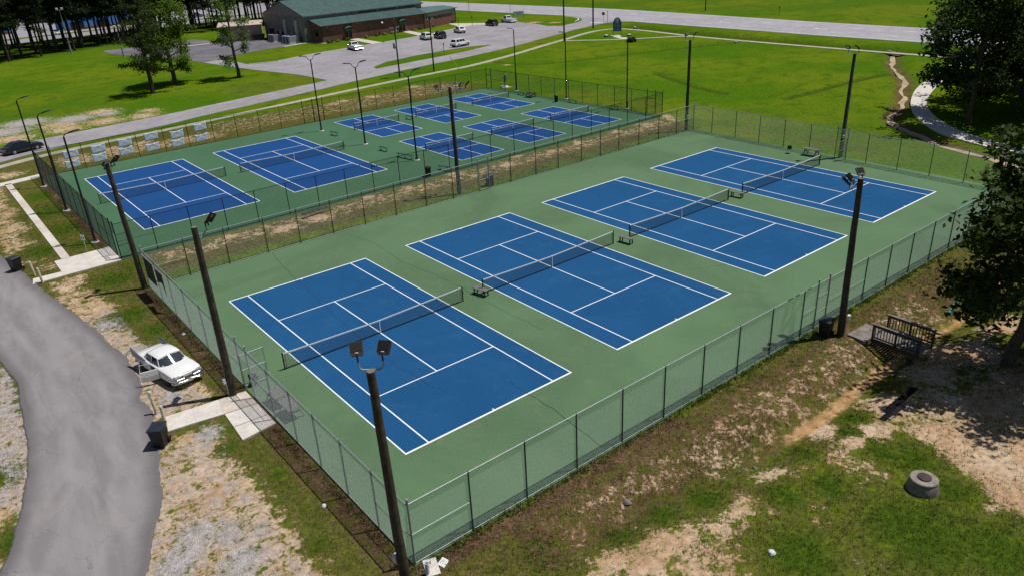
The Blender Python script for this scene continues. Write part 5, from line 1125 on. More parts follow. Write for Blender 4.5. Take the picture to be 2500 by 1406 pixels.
# doors with arched awnings
for x in (9.6, 27.0):
    dd = bp(MB().box((x, -.03, 1.25), (1.9, .12, 2.5)), 'entrance_door', 'win')
    MB().box((x, -.11, 1.25), (.07, .05, 2.5)).build('door_stile', MT['hvac'], dd); MB().box((x, -.11, 2.3), (1.9, .05, .07)).build('door_header', MT['hvac'], dd)
    rings = []
    for k in range(9):
        a = math.pi * k / 8; rings.append([(x - 1.35 * math.cos(a), -.05, 2.5 + 1.05 * math.sin(a)), (x - 1.2 * math.cos(a), -.95, 2.5 + .62 * math.sin(a))])
    o = bp(MB().loft(rings, closed=False, cap=False), 'awning', 'awning', smooth=True, auto=60); md = o.modifiers.new('thickness', 'SOLIDIFY'); md.thickness = .05
    vb = MB()
    for k in range(8):
        a, b = math.pi * k / 8, math.pi * (k + 1) / 8
    MB().box((x, -.95, 2.42), (2.35, .04, .22)).build('valance', MT['awning'], o)
wd = bp(MB().box((1.62, 2.4, 2.0), (.10, 1.6, 1.0)), 'side_window', 'win')
aw = bp(MB().loft([[(1.68, 1.5, 3.0), (1.68, 3.3, 3.0), (.95, 3.3, 2.4), (.95, 1.5, 2.4)], [(1.68, 1.5, 3.05), (1.68, 3.3, 3.05), (.9, 3.3, 2.45), (.9, 1.5, 2.45)]]), 'side_awning', 'awning')
# gable end: ducts, doors, panels
for yy in (9.0, 15.2):
    d = MB().box((-.35, yy, 2.5), (.6, .9, 5.0), bev=.05).box((-.25, yy, 5.2), (.5, 1.1, .5), bev=.05); bp(d, 'duct', 'duct')
for yy, zz, w_, h_ in ((17.6, 1.1, 1.1, 2.2), (24, 1.4, 2.6, 2.8), (20.6, 1.1, 1.0, 2.2)): bp(MB().box((-.06, yy, zz), (.10, w_, h_)), 'service_door', 'trim')
for yy in (12.2, 18.8): bp(MB().box((-.1, yy, 2.0), (.2, .8, 1.1)), 'electric_panel', 'hvac')
bp(MB().tube([(20.2, -.15, 3.1), (20.2, -.5, 3.15)], .02, 6), 'dish_arm', 'galv'); bp(MB().lathe([(.04, 0), (.2, .04), (.27, .09)], 16, T=Matrix.Translation((20.2, -.5, 3.15)) @ Matrix.Rotation(R(60), 4, 'X')), 'satellite_dish', 'white_pvc', smooth=True)
for x in (3.5, 13, 22, 31, 24.5): bp(MB().box((x, -.08, 3.7), (.2, .16, .16)), 'wall_lamp', 'white_pvc')
# things standing round it
for nm, lb, px, py, sx_, sy, sz in (('cooling_unit', 'grey air conditioning unit nearest the yard corner by the gable', 69.6, 179.5, 2.0, 3.2, 1.7), ('cooling_unit', 'larger grey air conditioning unit nearest the brick wall corner', 70.6, 171.5, 2.6, 4.2, 1.7)):
    r_ = thing(nm, lb, 'air conditioner', (px, py, 0), R(4), 'cooling units at the gable')
    MB().box((0, 0, .1), (sx_ + .5, sy + .5, .2)).build('plinth', MT['concrete'], r_); b_ = MB().box((0, 0, .2 + sz / 2), (sx_, sy, sz), bev=.04).build('casing', MT['hvac'], r_)
    for k in range(5): MB().box((-sx_ / 2 - .01, -sy / 2 + (k + .5) * sy / 5, .2 + sz / 2), (.03, sy / 5 - .15, sz - .3)).build('grille', MT['trim' if k % 2 else 'hvac'], b_)
    for k in (-1, 1): MB().lathe([(.55, 0), (.55, .12), (.5, .12)], 16, (0, k * sy / 4, .2 + sz)).build('fan_guard', MT['trim'], b_)
r_ = thing('dumpster', 'black dumpster against the tan shed wall', 'dumpster', (69.2, 188.3, 0), R(-22))
MB().loft([[(-1.6, -.7, .15), (1.0, -.7, .15), (1.0, .7, .15), (-1.6, .7, .15)], [(-2.3, -.8, 1.5), (1.3, -.8, 1.5), (1.3, .8, 1.5), (-2.3, .8, 1.5)]]).build('hopper', MT['trim'], r_); MB().box((-.5, 0, 1.55), (3.6, 1.65, .08)).build('lid', MT['bin'], r_)
shed = thing('shed', 'low tan metal shed with a pale roof near the pines', 'shed', (60, 193.7, 0), R(-23))
sl, swd, sh_ = 11.2, 13.6, 3.9
MB().loft([[(0, 0, -.1), (sl, 0, -.1), (sl, swd, -.1), (0, swd, -.1)], [(0, 0, sh_), (sl, 0, sh_), (sl, swd, sh_), (0, swd, sh_)]]).build('wall', MT['clad_l'], shed)
q = MB()
for k in range(36): q.box((k * sl / 35, -.04, sh_ / 2), (.12, .08, sh_))
for k in range(40): q.box((-.04, k * swd / 39, sh_ / 2), (.08, .12, sh_))
q.build('wall_rib', MT['clad_l'], shed)
sr = MB().loft([[(-.4, -.4, sh_), (sl + .4, -.4, sh_), (sl + .4, swd + .4, sh_), (-.4, swd + .4, sh_)], [(-.4, -.4, sh_ + .12), (sl + .4, -.4, sh_ + .12), (sl + .4, swd + .4, sh_ + .12), (-.4, swd + .4, sh_ + .12)], [(-.3, swd * .48, sh_ + .75), (sl + .3, swd * .48, sh_ + .75), (sl + .3, swd * .52, sh_ + .75), (-.3, swd * .52, sh_ + .75)]]).build('roof', mat('pale_shed_roof', (.52, .42, .36), .6, .1, .4), shed)
for k in (.3, .7): MB().lathe([(.5, 0), (.55, .3), (.3, .5)], 12, (sl * k, swd * .5, sh_ + .7)).build('roof_vent', MT['hvac'], sr)
for yy in (3.5, 10): MB().box((-.1, yy, 1.05), (.1, 1.0, 2.1)).build('door', MT['trim'], shed)
MB().tube([(-.12, 6.8, 0), (-.12, 6.8, sh_)], .09, 6).build('downpipe', MT['trim'], shed)
# planting in front of the brick wall
def shrub_mesh(name, r, col, seed, n=500):
    g = np.random.default_rng(seed); d = g.normal(size=(n, 3)); d /= np.linalg.norm(d, axis=1)[:, None]; d[:, 2] = np.abs(d[:, 2]); p = d * r * (g.uniform(.55, 1, (n, 1))) * (1 + .2 * np.sin(5 * d[:, :1] + seed))
    a = g.normal(size=(n, 3)); a /= np.linalg.norm(a, axis=1)[:, None]; b = np.cross(a, d); s = r * .16
    v = np.concatenate([p - a * s, p + b * s, p + a * s, p - b * s], 0); f = np.stack([np.arange(n), np.arange(n) + n, np.arange(n) + 2 * n, np.arange(n) + 3 * n], 1)
    return v, f
MT['shrub'] = mat('shrub_leaf', (.050, .085, .012), .7, .3, 3); MT['gold_shrub'] = mat('golden_shrub_leaf', (.24, .20, .03), .7, .3, 3)
spots = [(79.4, 161.8, .8, 'gold_shrub', 'golden'), (82.2, 161.9, 1.0, 'shrub', 'dark green'), (88.0, 162.4, .9, 'gold_shrub', 'golden'), (91.5, 162.8, .7, 'shrub', 'dark green'), (94.2, 163.0, .9, 'gold_shrub', 'golden'), (96.8, 163.2, 1.0, 'gold_shrub', 'golden'), (104.6, 164.4, .8, 'gold_shrub', 'golden'), (107, 165, .9, 'shrub', 'dark green'), (112.5, 167.2, .9, 'shrub', 'dark green'), (122.5, 171.5, 1.3, 'shrub', 'dark green'), (77, 161.7, 1.0, 'shrub', 'dark green')]
for i, (a, b, r_, mm, cn) in enumerate(spots):
    v, f = shrub_mesh('shrub', r_ * .72, None, i); o = raw_mesh('shrub', v, f, MT[mm]); o.location = (a, b, 0)
    tag(o, 'small rounded %s shrub, %s from the left along the brick wall' % (cn, ['second', 'third', 'fourth', 'fifth', 'sixth', 'seventh', 'eighth', 'ninth', 'tenth', 'last', 'first'][i]), 'shrub', 'shrubs along the brick wall')
v, f = shrub_mesh('shrub', 1.0, None, 99, 900); o = raw_mesh('shrub', v, f, mat('dark_bush_leaf', (.014, .014, .010), .8, .4, 3)); o.location = (116.4, 93.2, 0); tag(o, 'lone dark bush beside the path near the blue sign', 'shrub')

# ------------------------------------------------------------------ signs, utility poles, culverts
root = thing('park_sign', 'tall blue park sign with a rounded top and white seal on two posts', 'sign', (122.7, 103.6, 0), R(-56))
MT['sign_blue'] = mat('blue_sign_board', (.02, .085, .20), .6, .12, 1.5); MT['sign_pale'] = mat('pale_sign_print', (.35, .42, .46), .6, .1, 3)
w_ = .95; prof = [(-w_, 1.0), (w_, 1.0), (w_, 3.2), (w_ * .84, 3.2)] + [(w_ * .84 * math.cos(a), 3.3 + .8 * math.sin(a)) for a in np.linspace(0, math.pi, 13)] + [(-w_ * .84, 3.2), (-w_, 3.2)]
MB().loft([[(a, -.06, b) for a, b in prof], [(a, .06, b) for a, b in prof]]).build('board', MT['sign_blue'], root)
for s in (-1, 1): MB().tube([(s * w_, 0, -.3), (s * w_, 0, 3.25)], .06, 8).build('post', MT['sign_blue'], root)
for k in range(4): MB().box((0, -.068, 2.95 - .32 * k), (1.35 - .2 * (k % 2), .012, .07)).build('lettering_line', MT['sign_pale'], root)
MB().box((0, -.068, 1.45), (1.5, .012, .06)).build('lettering_line', MT['sign_pale'], root)
MB().lathe([(.50, 0), (.50, .02), (.40, .02), (.40, .01)], 24, T=Matrix.Translation((0, -.06, 3.55)) @ Matrix.Rotation(R(90), 4, 'X')).build('seal', MT['sign_pale'], root)
MB().lathe([(.24, 0), (.24, .02), (.02, .02)], 18, T=Matrix.Translation((0, -.06, 3.55)) @ Matrix.Rotation(R(90), 4, 'X')).build('seal_centre', MT['sign_pale'], root)
for px, py, lb in ((120.0, 104.6, 'left'), (123.6, 100.6, 'right')):
    r_ = thing('sign_spotlight', 'small pale block light at the %s of the blue sign base' % lb, 'light', (px, py, 0)); MB().box((0, 0, .3), (.7, .7, .3), bev=.05).build('hood', MT['white_pvc'], r_); MB().box((0, 0, .1), (.8, .8, .2)).build('block', MT['trim'], r_)
root = thing('stop_sign', 'red octagonal stop sign at the highway junction', 'sign', (141.2, 126.5, 0), R(-50))
MB().tube([(0, 0, -.2), (0, 0, 2.7)], .04, 6).build('post', MT['galv'], root)
oc = [(.46 * math.cos(R(22.5 + 45 * k)), 2.4 + .46 * math.sin(R(22.5 + 45 * k))) for k in range(8)]
pl = MB().loft([[(a, -.06, b) for a, b in oc], [(a, -.04, b) for a, b in oc]]).build('plate', MT['red_lens'], root)
def text(body_, size, mtl, parent, loc, rot=(R(90), 0, 0), ext=.004):
    cu = bpy.data.curves.new('lettering', 'FONT'); cu.body = body_; cu.size = size; cu.align_x = 'CENTER'; cu.align_y = 'CENTER'; cu.extrude = ext
    t = bpy.data.objects.new('tmp_text', cu); COL.objects.link(t); bpy.context.view_layer.update()
    me = bpy.data.meshes.new_from_object(t.evaluated_get(bpy.context.evaluated_depsgraph_get())); bpy.data.objects.remove(t); me.materials.clear(); me.materials.append(mtl)
    o = bpy.data.objects.new('lettering', me); COL.objects.link(o); o.parent = parent; o.location = loc; o.rotation_euler = rot; return o
text('STOP', .30, MT['white'], pl, (0, -.066, 2.4))
def thin_post(label, x, y, h_, top=None):
    r_ = thing('marker_post', label, 'post', (x, y, 0)); MB().tube([(0, 0, -.2), (0, 0, h_)], .05, 6).build('post', MT['trim'], r_)
    if top: MB().box((0, 0, h_), (.06, *top)).build('plate', MT['trim'], r_)
thin_post('thin signpost right next to the stop sign', 142.3, 126.0, 2.9, (.5, .15)); thin_post('dark slim post on the grass island by the white SUV', 80.8, 114.9, 2.2, (.3, .5))
thin_post('slim signpost on the lawn at the end of the corner walk', 119.6, 157.4, 2.5, (.3, .4)); thin_post('slim dark post on the lawn right of the brick wing', 117.6, 161.4, 2.2); thin_post('tall thin flag stub on the lawn beyond the brick building', 146.5, 196, 5.0); thin_post('delineator post on the highway verge beyond the junction', 172.3, 92.8, 2.2, (.25, .6)); thin_post('slim signpost on the lawn beside the highway near the white board', 148.6, 176, 3.0)
root = thing('white_board', 'white information board on two posts behind the far pickup truck', 'sign', (137.6, 158.4, 0), R(-35))
MB().box((0, 0, 1.55), (2.9, .08, 1.5), bev=.01).build('board', MT['white'], root)
for s in (-1, 1): MB().box((s * 1.5, 0, 1.1), (.1, .1, 2.5)).build('post', MT['hvac'], root)
for k in range(3): MB().box((0, -.05, 1.95 - .35 * k), (2.0 - .3 * k, .012, .1)).build('lettering_line', MT['hvac'], root)
def util(label, x, y, h_, ang, arms, tr=False, r=.16):
    r_ = thing('utility_pole', label, 'utility pole', (x, y, 0), 0, 'utility poles along the roads')
    MB().tube([(0, 0, -.5), (0, 0, h_)], [r, r * .72], 10).build('pole', MT['wood_pole'], r_, smooth=True)
    for z_, ln in arms:
        a = MB().box((0, 0, z_), (ln, .1, .12), rz=ang).build('crossarm', MT['grey_wood'], r_)
        for k in (-.46, -.25, .25, .46): MB().lathe([(.05, 0), (.06, .1), (.03, .16)], 8, (math.cos(ang) * ln * k, math.sin(ang) * ln * k, z_ + .06)).build('insulator', MT['white_pvc'], a)
        MB().tube([(math.cos(ang) * ln * .3, math.sin(ang) * ln * .3, z_), (0, 0, z_ - .7)], .025, 5).build('arm_brace', MT['galv'], a)
    if tr: MB().lathe([(.28, 0), (.3, .1), (.3, .85), (.2, 1.0)], 16, (-.45, -.1, h_ - 4.2)).build('transformer', MT['hvac'], r_, smooth=True)
util('utility pole with transformer on the verge before the brick building', 59.3, 98.0, 9.3, R(15), [(8.6, 2.4), (7.9, 1.8)], True)
util('utility pole on the verge right of the transformer pole', 66.9, 98.0, 9.9, R(15), [(9.3, 2.2)])
util('tall utility pole where the two footpaths part', 109.3, 107.5, 16.0, R(20), [(15.2, 2.4)], r=.2)
util('tall utility pole beside the road junction near the stop sign', 131.3, 120.4, 14.0, R(20), [(13.4, 2.4)], r=.22)
util('utility pole on the far highway verge beyond the junction', 178, 121, 13, R(90), [(12, 2.4)])
root = thing('guy_guard', 'slanting yellow guy wire guard by the utility poles', 'cable guard', (71, 95.5, 0)); MB().tube([(0, 0, 0), (-1.4, .9, 2.6)], .07, 6).build('guard', MT['yellow'], root)
for nm, px, py, h_ in (('left', 25.7, 211.0, 11), ('right', 33.2, 187.6, 7)):
    r_ = thing('steel_light_pole', 'pale steel light pole at the edge of the pines, %s one of two' % nm, 'light pole', (px, py, 0), 0, 'pale steel poles on the lawn')
    MB().tube([(0, 0, -.3), (0, 0, 2.2), (0, 0, 2.2), (0, 0, h_)], [.24, .2, .13, .07], 10).build('pole', MT['hvac'], r_, smooth=True)
    MB().box((0, 0, h_), (1.6, .12, .1)).build('crossarm', MT['hvac'], r_)
    for k in (-.6, .6): MB().box((k, -.2, h_ + .3), (.6, .3, .5), bev=.05).build('lamp', MT['duct'], r_)
root = thing('meter_cabinet', 'grey electric meter boxes on posts outside the far fence corner', 'electric box', (64.5, 73.3, 0), R(60))
MB().poly([(-1, -.6), (1, -.6), (1, .6), (-1, .6)], -.1, .06).build('plinth', MT['concrete'], root)
for k in (-.7, 0, .7): MB().tube([(k, 0, 0), (k, 0, 2.1)], .05, 6).build('post', MT['galv'], root)
for k, z_, hh in ((-.35, 1.5, 1.1), (.45, 1.35, .8)): MB().box((k, -.1, z_), (.6, .3, hh), bev=.03).build('box', MT['hvac'], root)
def culvert(label, x, y, rz, s=1.0, z=-.7):
    r_ = thing('culvert', label, 'culvert', (x, y, z), rz, 'concrete culvert ends')
    MB().loft([[(-1.6 * s, 0, -.3), (1.6 * s, 0, -.3), (1.6 * s, 0, .9 * s), (-1.6 * s, 0, .9 * s)], [(-1.6 * s, .3, -.3), (1.6 * s, .3, -.3), (1.6 * s, .3, .95 * s), (-1.6 * s, .3, .95 * s)]]).build('headwall', MT['concrete'], r_)
    MB().lathe([(.5 * s, -.02), (.42 * s, -.02), (.42 * s, -.5)], 18, T=Matrix.Translation((0, -.0, .25 * s)) @ Matrix.Rotation(R(90), 4, 'X')).build('pipe_mouth', MT['fin'], r_)
    for k in (-1, 1): MB().loft([[(k * 1.5 * s, 0, -.3), (k * 1.7 * s, 0, -.3), (k * 1.7 * s, 0, .9 * s), (k * 1.5 * s, 0, .9 * s)], [(k * 2.0 * s, -1.5 * s, -.3), (k * 2.2 * s, -1.5 * s, -.3), (k * 2.2 * s, -1.5 * s, .15), (k * 2.0 * s, -1.5 * s, .15)]]).build('wing_wall', MT['concrete'], r_)
culvert('concrete culvert mouth where the stream passes under the footpath', 130.4, 41.6, R(60), .75, -.75); culvert('small concrete culvert end on the field drain at the footpath', 126.9, 73.0, R(70), .35, -.25); culvert('concrete culvert end in the ditch right of the blue sign', 139.3, 113, R(50), .6, -.7)
# far buildings behind the pines
MT['blue_wall'] = mat('bright_blue_wall', (.06, .22, .55), .7, .08, .3); MT['far_white'] = mat('white_far_wall', (.55, .55, .58), .7, .08, .3); MT['far_roof'] = mat('pale_far_roof', (.45, .46, .5), .6, .08, .3)
def block(label, x, y, rz, lx, ly, hz_, wallm, roofm, doors=3):
    r_ = thing('shop_building', label, 'building', (x, y, 0), rz, 'shops beyond the pines')
    MB().box((0, 0, hz_ / 2 - .1), (lx, ly, hz_)).build('wall', MT[wallm], r_); MB().box((0, 0, hz_ + .1), (lx + .8, ly + .8, .35), bev=.05).build('roof', MT[roofm], r_)
    for k in range(doors):
        xx = -lx / 2 + (k + .5) * lx / doors; f = MB().box((xx, -ly / 2 - .03, 1.6), (lx / doors * .5, .12, 2.4)).build('window', MT['win'], r_); MB().box((xx, -ly / 2 - .1, 1.6), (.1, .08, 2.4)).build('mullion', MT['far_white'], f)
    MB().box((0, -ly / 2 - .04, .4), (lx * .99, .08, .8)).build('base_course', MT['brick'], r_)
block('bright blue shop building glimpsed between the pine trunks', 52, 300, R(4), 26, 12, 6, 'blue_wall', 'far_roof')
block('blue shop building cut by the left edge of the picture', 14, 312, R(4), 20, 12, 8, 'blue_wall', 'far_roof', 2)
block('long white building with red base behind the parked cars', 96, 352, R(8), 44, 14, 8, 'far_white', 'far_roof', 6)
block('white building far behind the blue shop', 70, 395, R(4), 50, 14, 7, 'far_white', 'far_roof', 6)
# ------------------------------------------------------------------ trees
def leaf_mat(name, a, b, trans=.35, scale=.7):
    m, N, L, B = nodes(name); co = coords(N)
    oi = N.new('ShaderNodeObjectInfo'); f = ramp(N, L, noise(N, L, scale, 4, .6, co), .3, .7)
    c = mixc(N, L, f, a, b); hv = ramp(N, L, noise(N, L, 7, 2, .6, co), .25, .75, .65, 1.35); c = mixc(N, L, 1.0, c, hv, 'MULTIPLY')
    L.new(c, B.inputs['Base Color']); B.inputs['Roughness'].default_value = .55; B.inputs['Specular IOR Level'].default_value = .12
    tr = N.new('ShaderNodeBsdfTranslucent'); L.new(c, tr.inputs[0]); mx = N.new('ShaderNodeMixShader'); mx.inputs[0].default_value = trans
    L.new(B.outputs[0], mx.inputs[1]); L.new(tr.outputs[0], mx.inputs[2]); L.new(mx.outputs[0], N['Material Output'].inputs[0]); return m
MT['bark'] = mat('grey_brown_bark', (.070, .055, .042), .9, .35, 3, bmp=.5, fine=10)
MT['pine_bark'] = mat('dark_pine_bark', (.040, .030, .024), .95, .35, 3, bmp=.5, fine=10)
MT['oak_leaf'] = leaf_mat('oak_leaf', (.030, .050, .010), (.055, .080, .016), .30)
MT['dark_leaf'] = leaf_mat('shaded_wood_leaf', (.018, .036, .008), (.045, .075, .013), .30)
MT['maple_leaf'] = leaf_mat('light_green_leaf', (.095, .175, .020), (.16, .24, .035), .5)
MT['needle'] = leaf_mat('pine_needle', (.035, .055, .016), (.070, .090, .024), .25)
MT['needle_dk'] = leaf_mat('dark_pine_needle', (.012, .022, .009), (.026, .040, .013), .15)
def limb_mesh(segs, n=7):
    V = []; Fc = []
    for pts, rs in segs:
        pts = np.asarray(pts, float); k0 = len(V); k = len(pts)
        for i in range(k):
            d = pts[min(i + 1, k - 1)] - pts[max(i - 1, 0)]; d /= (np.linalg.norm(d) + 1e-9)
            u = np.cross(d, (0.3, .9, .2) if abs(d[1]) < .9 else (1, 0, 0)); u /= np.linalg.norm(u); w = np.cross(d, u)
            for q in range(n):
                t = 2 * math.pi * q / n; V.append(pts[i] + (u * math.cos(t) + w * math.sin(t)) * rs[i])
        for i in range(k - 1):
            for q in range(n):
                e = (q + 1) % n; Fc.append((k0 + i * n + q, k0 + i * n + e, k0 + (i + 1) * n + e, k0 + (i + 1) * n + q))
    return np.array(V), np.array(Fc)
def leaves(centers, per, sig, size, g, flat=.6, up=.5, aspect=.62):
    c = np.repeat(np.asarray(centers, float), per, 0); n = len(c)
    off = g.normal(size=(n, 3)) * sig; off[:, 2] *= flat; p = c + off
    nr = g.normal(size=(n, 3)); nr[:, 2] = np.abs(nr[:, 2]) + up; nr /= np.linalg.norm(nr, axis=1)[:, None]
    a = np.cross(nr, g.normal(size=(n, 3))); a /= np.linalg.norm(a, axis=1)[:, None]; b = np.cross(nr, a)
    s = size * g.uniform(.6, 1.25, (n, 1)); droop = np.array([0, 0, -.25])
    v = np.concatenate([p - a * s, p + b * s * aspect + nr * s * .12, p + a * s + droop * s, p - b * s * aspect + nr * s * .12], 0)
    i = np.arange(n); return v, np.stack([i, i + n, i + 2 * n, i + 3 * n], 1)
def wander(p, d, ln, g, k=5, wob=.16, lift=0.0):
    pts = [np.array(p, float)]; d = np.array(d, float)
    for i in range(k):
        d = d + g.normal(size=3) * wob + np.array([0, 0, lift]); d /= np.linalg.norm(d); pts.append(pts[-1] + d * ln / k)
    return pts, d
def broadleaf(seed, H, r0, z0, rad, n1=16, n2=5, n3=4, per=9, size=.2, sig=.35, lean=(0, 0), shape=1.0, low_droop=.0, asym=None):
    g = np.random.default_rng(seed); segs = []; tips = []
    tp = [np.array((lean[0] * t * t, lean[1] * t * t, -.3 + (H * .92 + .3) * t)) + g.normal(size=3) * np.array([.06, .06, 0]) * H / 10 * (t > 0) for t in np.linspace(0, 1, 11)]
    tr = [r0 * (1.25 if i == 0 else 1) * (1 - .86 * i / 10) for i in range(11)]; segs.append((tp, tr))
    for i in range(n1):
        t = (i + g.uniform(.1, .9)) / n1; z = z0 + (H * .9 - z0) * t; f = np.clip((z + .3) / (H * .92 + .3), 0, 1) * 10; i0 = int(min(f, 9)); base = tp[i0] + (tp[i0 + 1] - tp[i0]) * (f - i0)
        az = i * 2.4 + g.uniform(-.5, .5); env = rad * (math.sin(math.pi * (.18 + .78 * t)) ** .8) * g.uniform(.75, 1.15)
        if asym is not None: env *= 1 + asym[1] * math.cos(az - asym[0])
        el = R(5 + 60 * t) * shape - low_droop * (1 - t)
        d = (math.cos(az) * math.cos(el), math.sin(az) * math.cos(el), math.sin(el))
        rr = max(.035, tr[i0] * .42); P1, d1 = wander(base, d, env, g, 6, .13, .03); segs.append((P1, [rr * (1 - .8 * k / 6) for k in range(7)]))
        for j in range(n2):
            u = g.uniform(.35, 1.0); k = u * 6; k0 = int(min(k, 5)); b2 = P1[k0] + (P1[k0 + 1] - P1[k0]) * (k - k0)
            d2 = np.array(d1) + g.normal(size=3) * .75; d2 /= np.linalg.norm(d2); l2 = env * g.uniform(.28, .5)
            P2, d3 = wander(b2, d2, l2, g, 4, .2); segs.append((P2, [rr * .4 * (1 - .8 * q / 4) for q in range(5)])); tips += [P2[-1], P2[-2], P2[-3]]
            for q in range(n3):
                d4 = d3 + g.normal(size=3) * .9; d4 /= np.linalg.norm(d4); e = P2[-1 - q % 3] + d4 * l2 * g.uniform(.2, .5); tips.append(e)
        tips += [P1[-1], P1[-2]]
    tips.append(tp[-1])
    v, f = leaves(tips, per, sig, size, g); return limb_mesh(segs), (v, f)
def conifer(seed, H, r0, z0, rad, n1=26, per=16, size=.3, sig=.32, lean=(0, 0), wild=1.0, clump=3, upper_only=False):
    g = np.random.default_rng(seed); segs = []; tips = []
    tp = [np.array((lean[0] * t * t + g.normal() * .05, lean[1] * t * t + g.normal() * .05, -.3 + (H + .3) * t)) for t in np.linspace(0, 1, 12)]
    tr = [r0 * (1.2 if i == 0 else 1) * (1 - .88 * i / 11) for i in range(12)]; segs.append((tp, tr))
    for i in range(n1):
        t = (i + g.uniform(0, 1)) / n1; z = z0 + (H * .97 - z0) * t; f = (z + .3) / (H + .3) * 11; i0 = int(min(f, 10)); b = tp[i0] + (tp[i0 + 1] - tp[i0]) * (f - i0)
        az = i * 2.4 + g.uniform(-.6, .6); ln = rad * (1 - t) ** .55 * g.uniform(.55, 1.15) * (1 if g.uniform() > .12 * wild else .35) + .4
        el = g.uniform(-.28, .25) + .6 * t; d = (math.cos(az) * math.cos(el), math.sin(az) * math.cos(el), math.sin(el))
        P1, d1 = wander(b, d, ln, g, 5, .12 * wild, .02); segs.append((P1, [max(.02, tr[i0] * .28) * (1 - .8 * k / 5) for k in range(6)]))
        for k in range(2, 6):
            for q in range(clump):
                o = g.normal(size=3) * ln * .12; o[2] *= .35; tips.append(P1[k] + o)
    tips += [tp[-1], tp[-2], tp[-1] + (0, 0, -.8)]
    v, f = leaves(tips, per, sig, size, g, .42, .3, .28); return limb_mesh(segs, 6), (v, f)
_tm = {}
def plant(name, label, cat, key, maker, bark, leaf, loc, rz=0, sc=1.0, group=None):
    root = thing(name, label, cat, loc, rz, group); root.scale = (sc, sc, sc)
    if key not in _tm:
        (v1, f1), (v2, f2) = maker(); a = raw_mesh('trunk', v1, f1, MT[bark], root); a.data.polygons.foreach_set('use_smooth', [True] * len(f1)); b = raw_mesh('crown', v2, f2, MT[leaf], root); _tm[key] = (a, b)
    else:
        for o in _tm[key]: link_copy(o, root)
    return root
plant('oak_tree', 'broad dark oak leaning over the ditch, nearest tree on the right', 'tree', 'oak', lambda: broadleaf(12, 13.6, .36, 3.0, 5.2, 32, 6, 5, 10, .21, .38, lean=(1.4, -2.5), low_droop=.22, asym=(R(-70), .2)), 'bark', 'oak_leaf', (28.75, -15.75, -.06))
# wood at the right edge
wl_ = [(81.7, 8.3, 'tallA', 1.0, 'light trunked tree standing in front of the dark wood beside the curved path'), (89.3, 11.4, 'tallB', 1.0, 'dark tree just behind the light trunked tree by the path'), (93, 3.5, 'tallA', 1.15, None), (99, 9, 'tallB', 1.15, None), (87, -1.5, 'tallB', 1.05, None), (104, 3, 'tallA', 1.2, None), (110, 11, 'tallB', 1.2, None), (97, -5, 'tallA', 1.1, None), (116, 17, 'tallA', 1.15, None), (79.5, -5.5, 'tallB', .9, None), (122, 9, 'tallB', 1.25, None), (131, 18, 'tallA', 1.1, None), (111, 1, 'tallB', 1.1, None)]
for i, (x, y, k, s, lb) in enumerate(wl_):
    mk_ = (lambda: broadleaf(31, 17.5, .30, 3.6, 5.4, 26, 5, 4, 8, .26, .48)) if k == 'tallA' else (lambda: broadleaf(47, 16.5, .30, 2.2, 6.0, 26, 5, 4, 9, .27, .52))
    plant('woodland_tree', lb or 'dark leafy tree in the dense wood at the right edge', 'tree', k, mk_, 'bark', 'dark_leaf', (x, y, -.1), i * 1.3, s, 'trees of the wood at the right edge')
plant('pine_tree', 'irregular pine with spreading lower branches on the left lawn', 'tree', 'lawnpine', lambda: conifer(5, 16.8, .42, 3.4, 5.8, 32, 24, .22, .40, wild=1.8, clump=4), 'pine_bark', 'needle', (22.3, 122.8, 0))
plant('maple_tree', 'bushy bright green tree right behind the pine on the left lawn', 'tree', 'maple1', lambda: broadleaf(21, 18.5, .44, 2.0, 5.2, 30, 6, 4, 14, .21, .44), 'bark', 'maple_leaf', (28.4, 130.4, 0), 0.6)
plant('maple_tree', 'slender light green tree on the lawn in front of the tan shed', 'tree', 'maple2', lambda: broadleaf(23, 18, .36, 3.0, 3.7, 18, 4, 4, 9, .20, .36), 'bark', 'maple_leaf', (39.5, 126.2, 0), 1.9)
# pine grove at the top left
gr_ = np.random.default_rng(77); spots = []
rows = [(5.5, 207.5, 0), (8, 213, 0), (11, 210, 0), (15, 218, 0), (19, 214, 0), (24, 221, 0), (28, 219, 0), (31, 228, 0)]
spots = [(x, y) for x, y, _ in rows]
tries = 0
while len(spots) < 112 and tries < 6000:
    tries += 1; x = gr_.uniform(2, 112); lo_ = 207 + max(0, (x - 8)) * .62; lo_ = min(lo_, 245); hi_ = 262
    if x > 66: lo_ = 228; hi_ = 264
    y = gr_.uniform(lo_, hi_)
    if x > 58 and y < 222: continue
    if all((x - a) ** 2 + (y - b) ** 2 > 2.7 ** 2 for a, b in spots): spots.append((x, y))
spots = [(x, y) for x, y in spots if x > 3 + (y - 205) * .11]
for i, (x, y) in enumerate(spots):
    k = 'gp%d' % (i % 3)
    mk_ = lambda i=i: conifer(60 + i % 3, 21 + i % 3, .33, 8.6 - (i % 3), 4.4, 28, 18, .36, .6, clump=3)
    left = x < 52
    plant('pine_tree', 'tall dark pine in the grove left of the tan shed' if left else 'tall bare trunked pine behind the tan shed and brick building', 'tree', k, mk_, 'pine_bark', 'needle_dk', (float(x), float(y), 0), float(gr_.uniform(0, 6.28)), float(gr_.uniform(.88, 1.12)), 'pines of the left grove' if left else 'pines behind the shed')

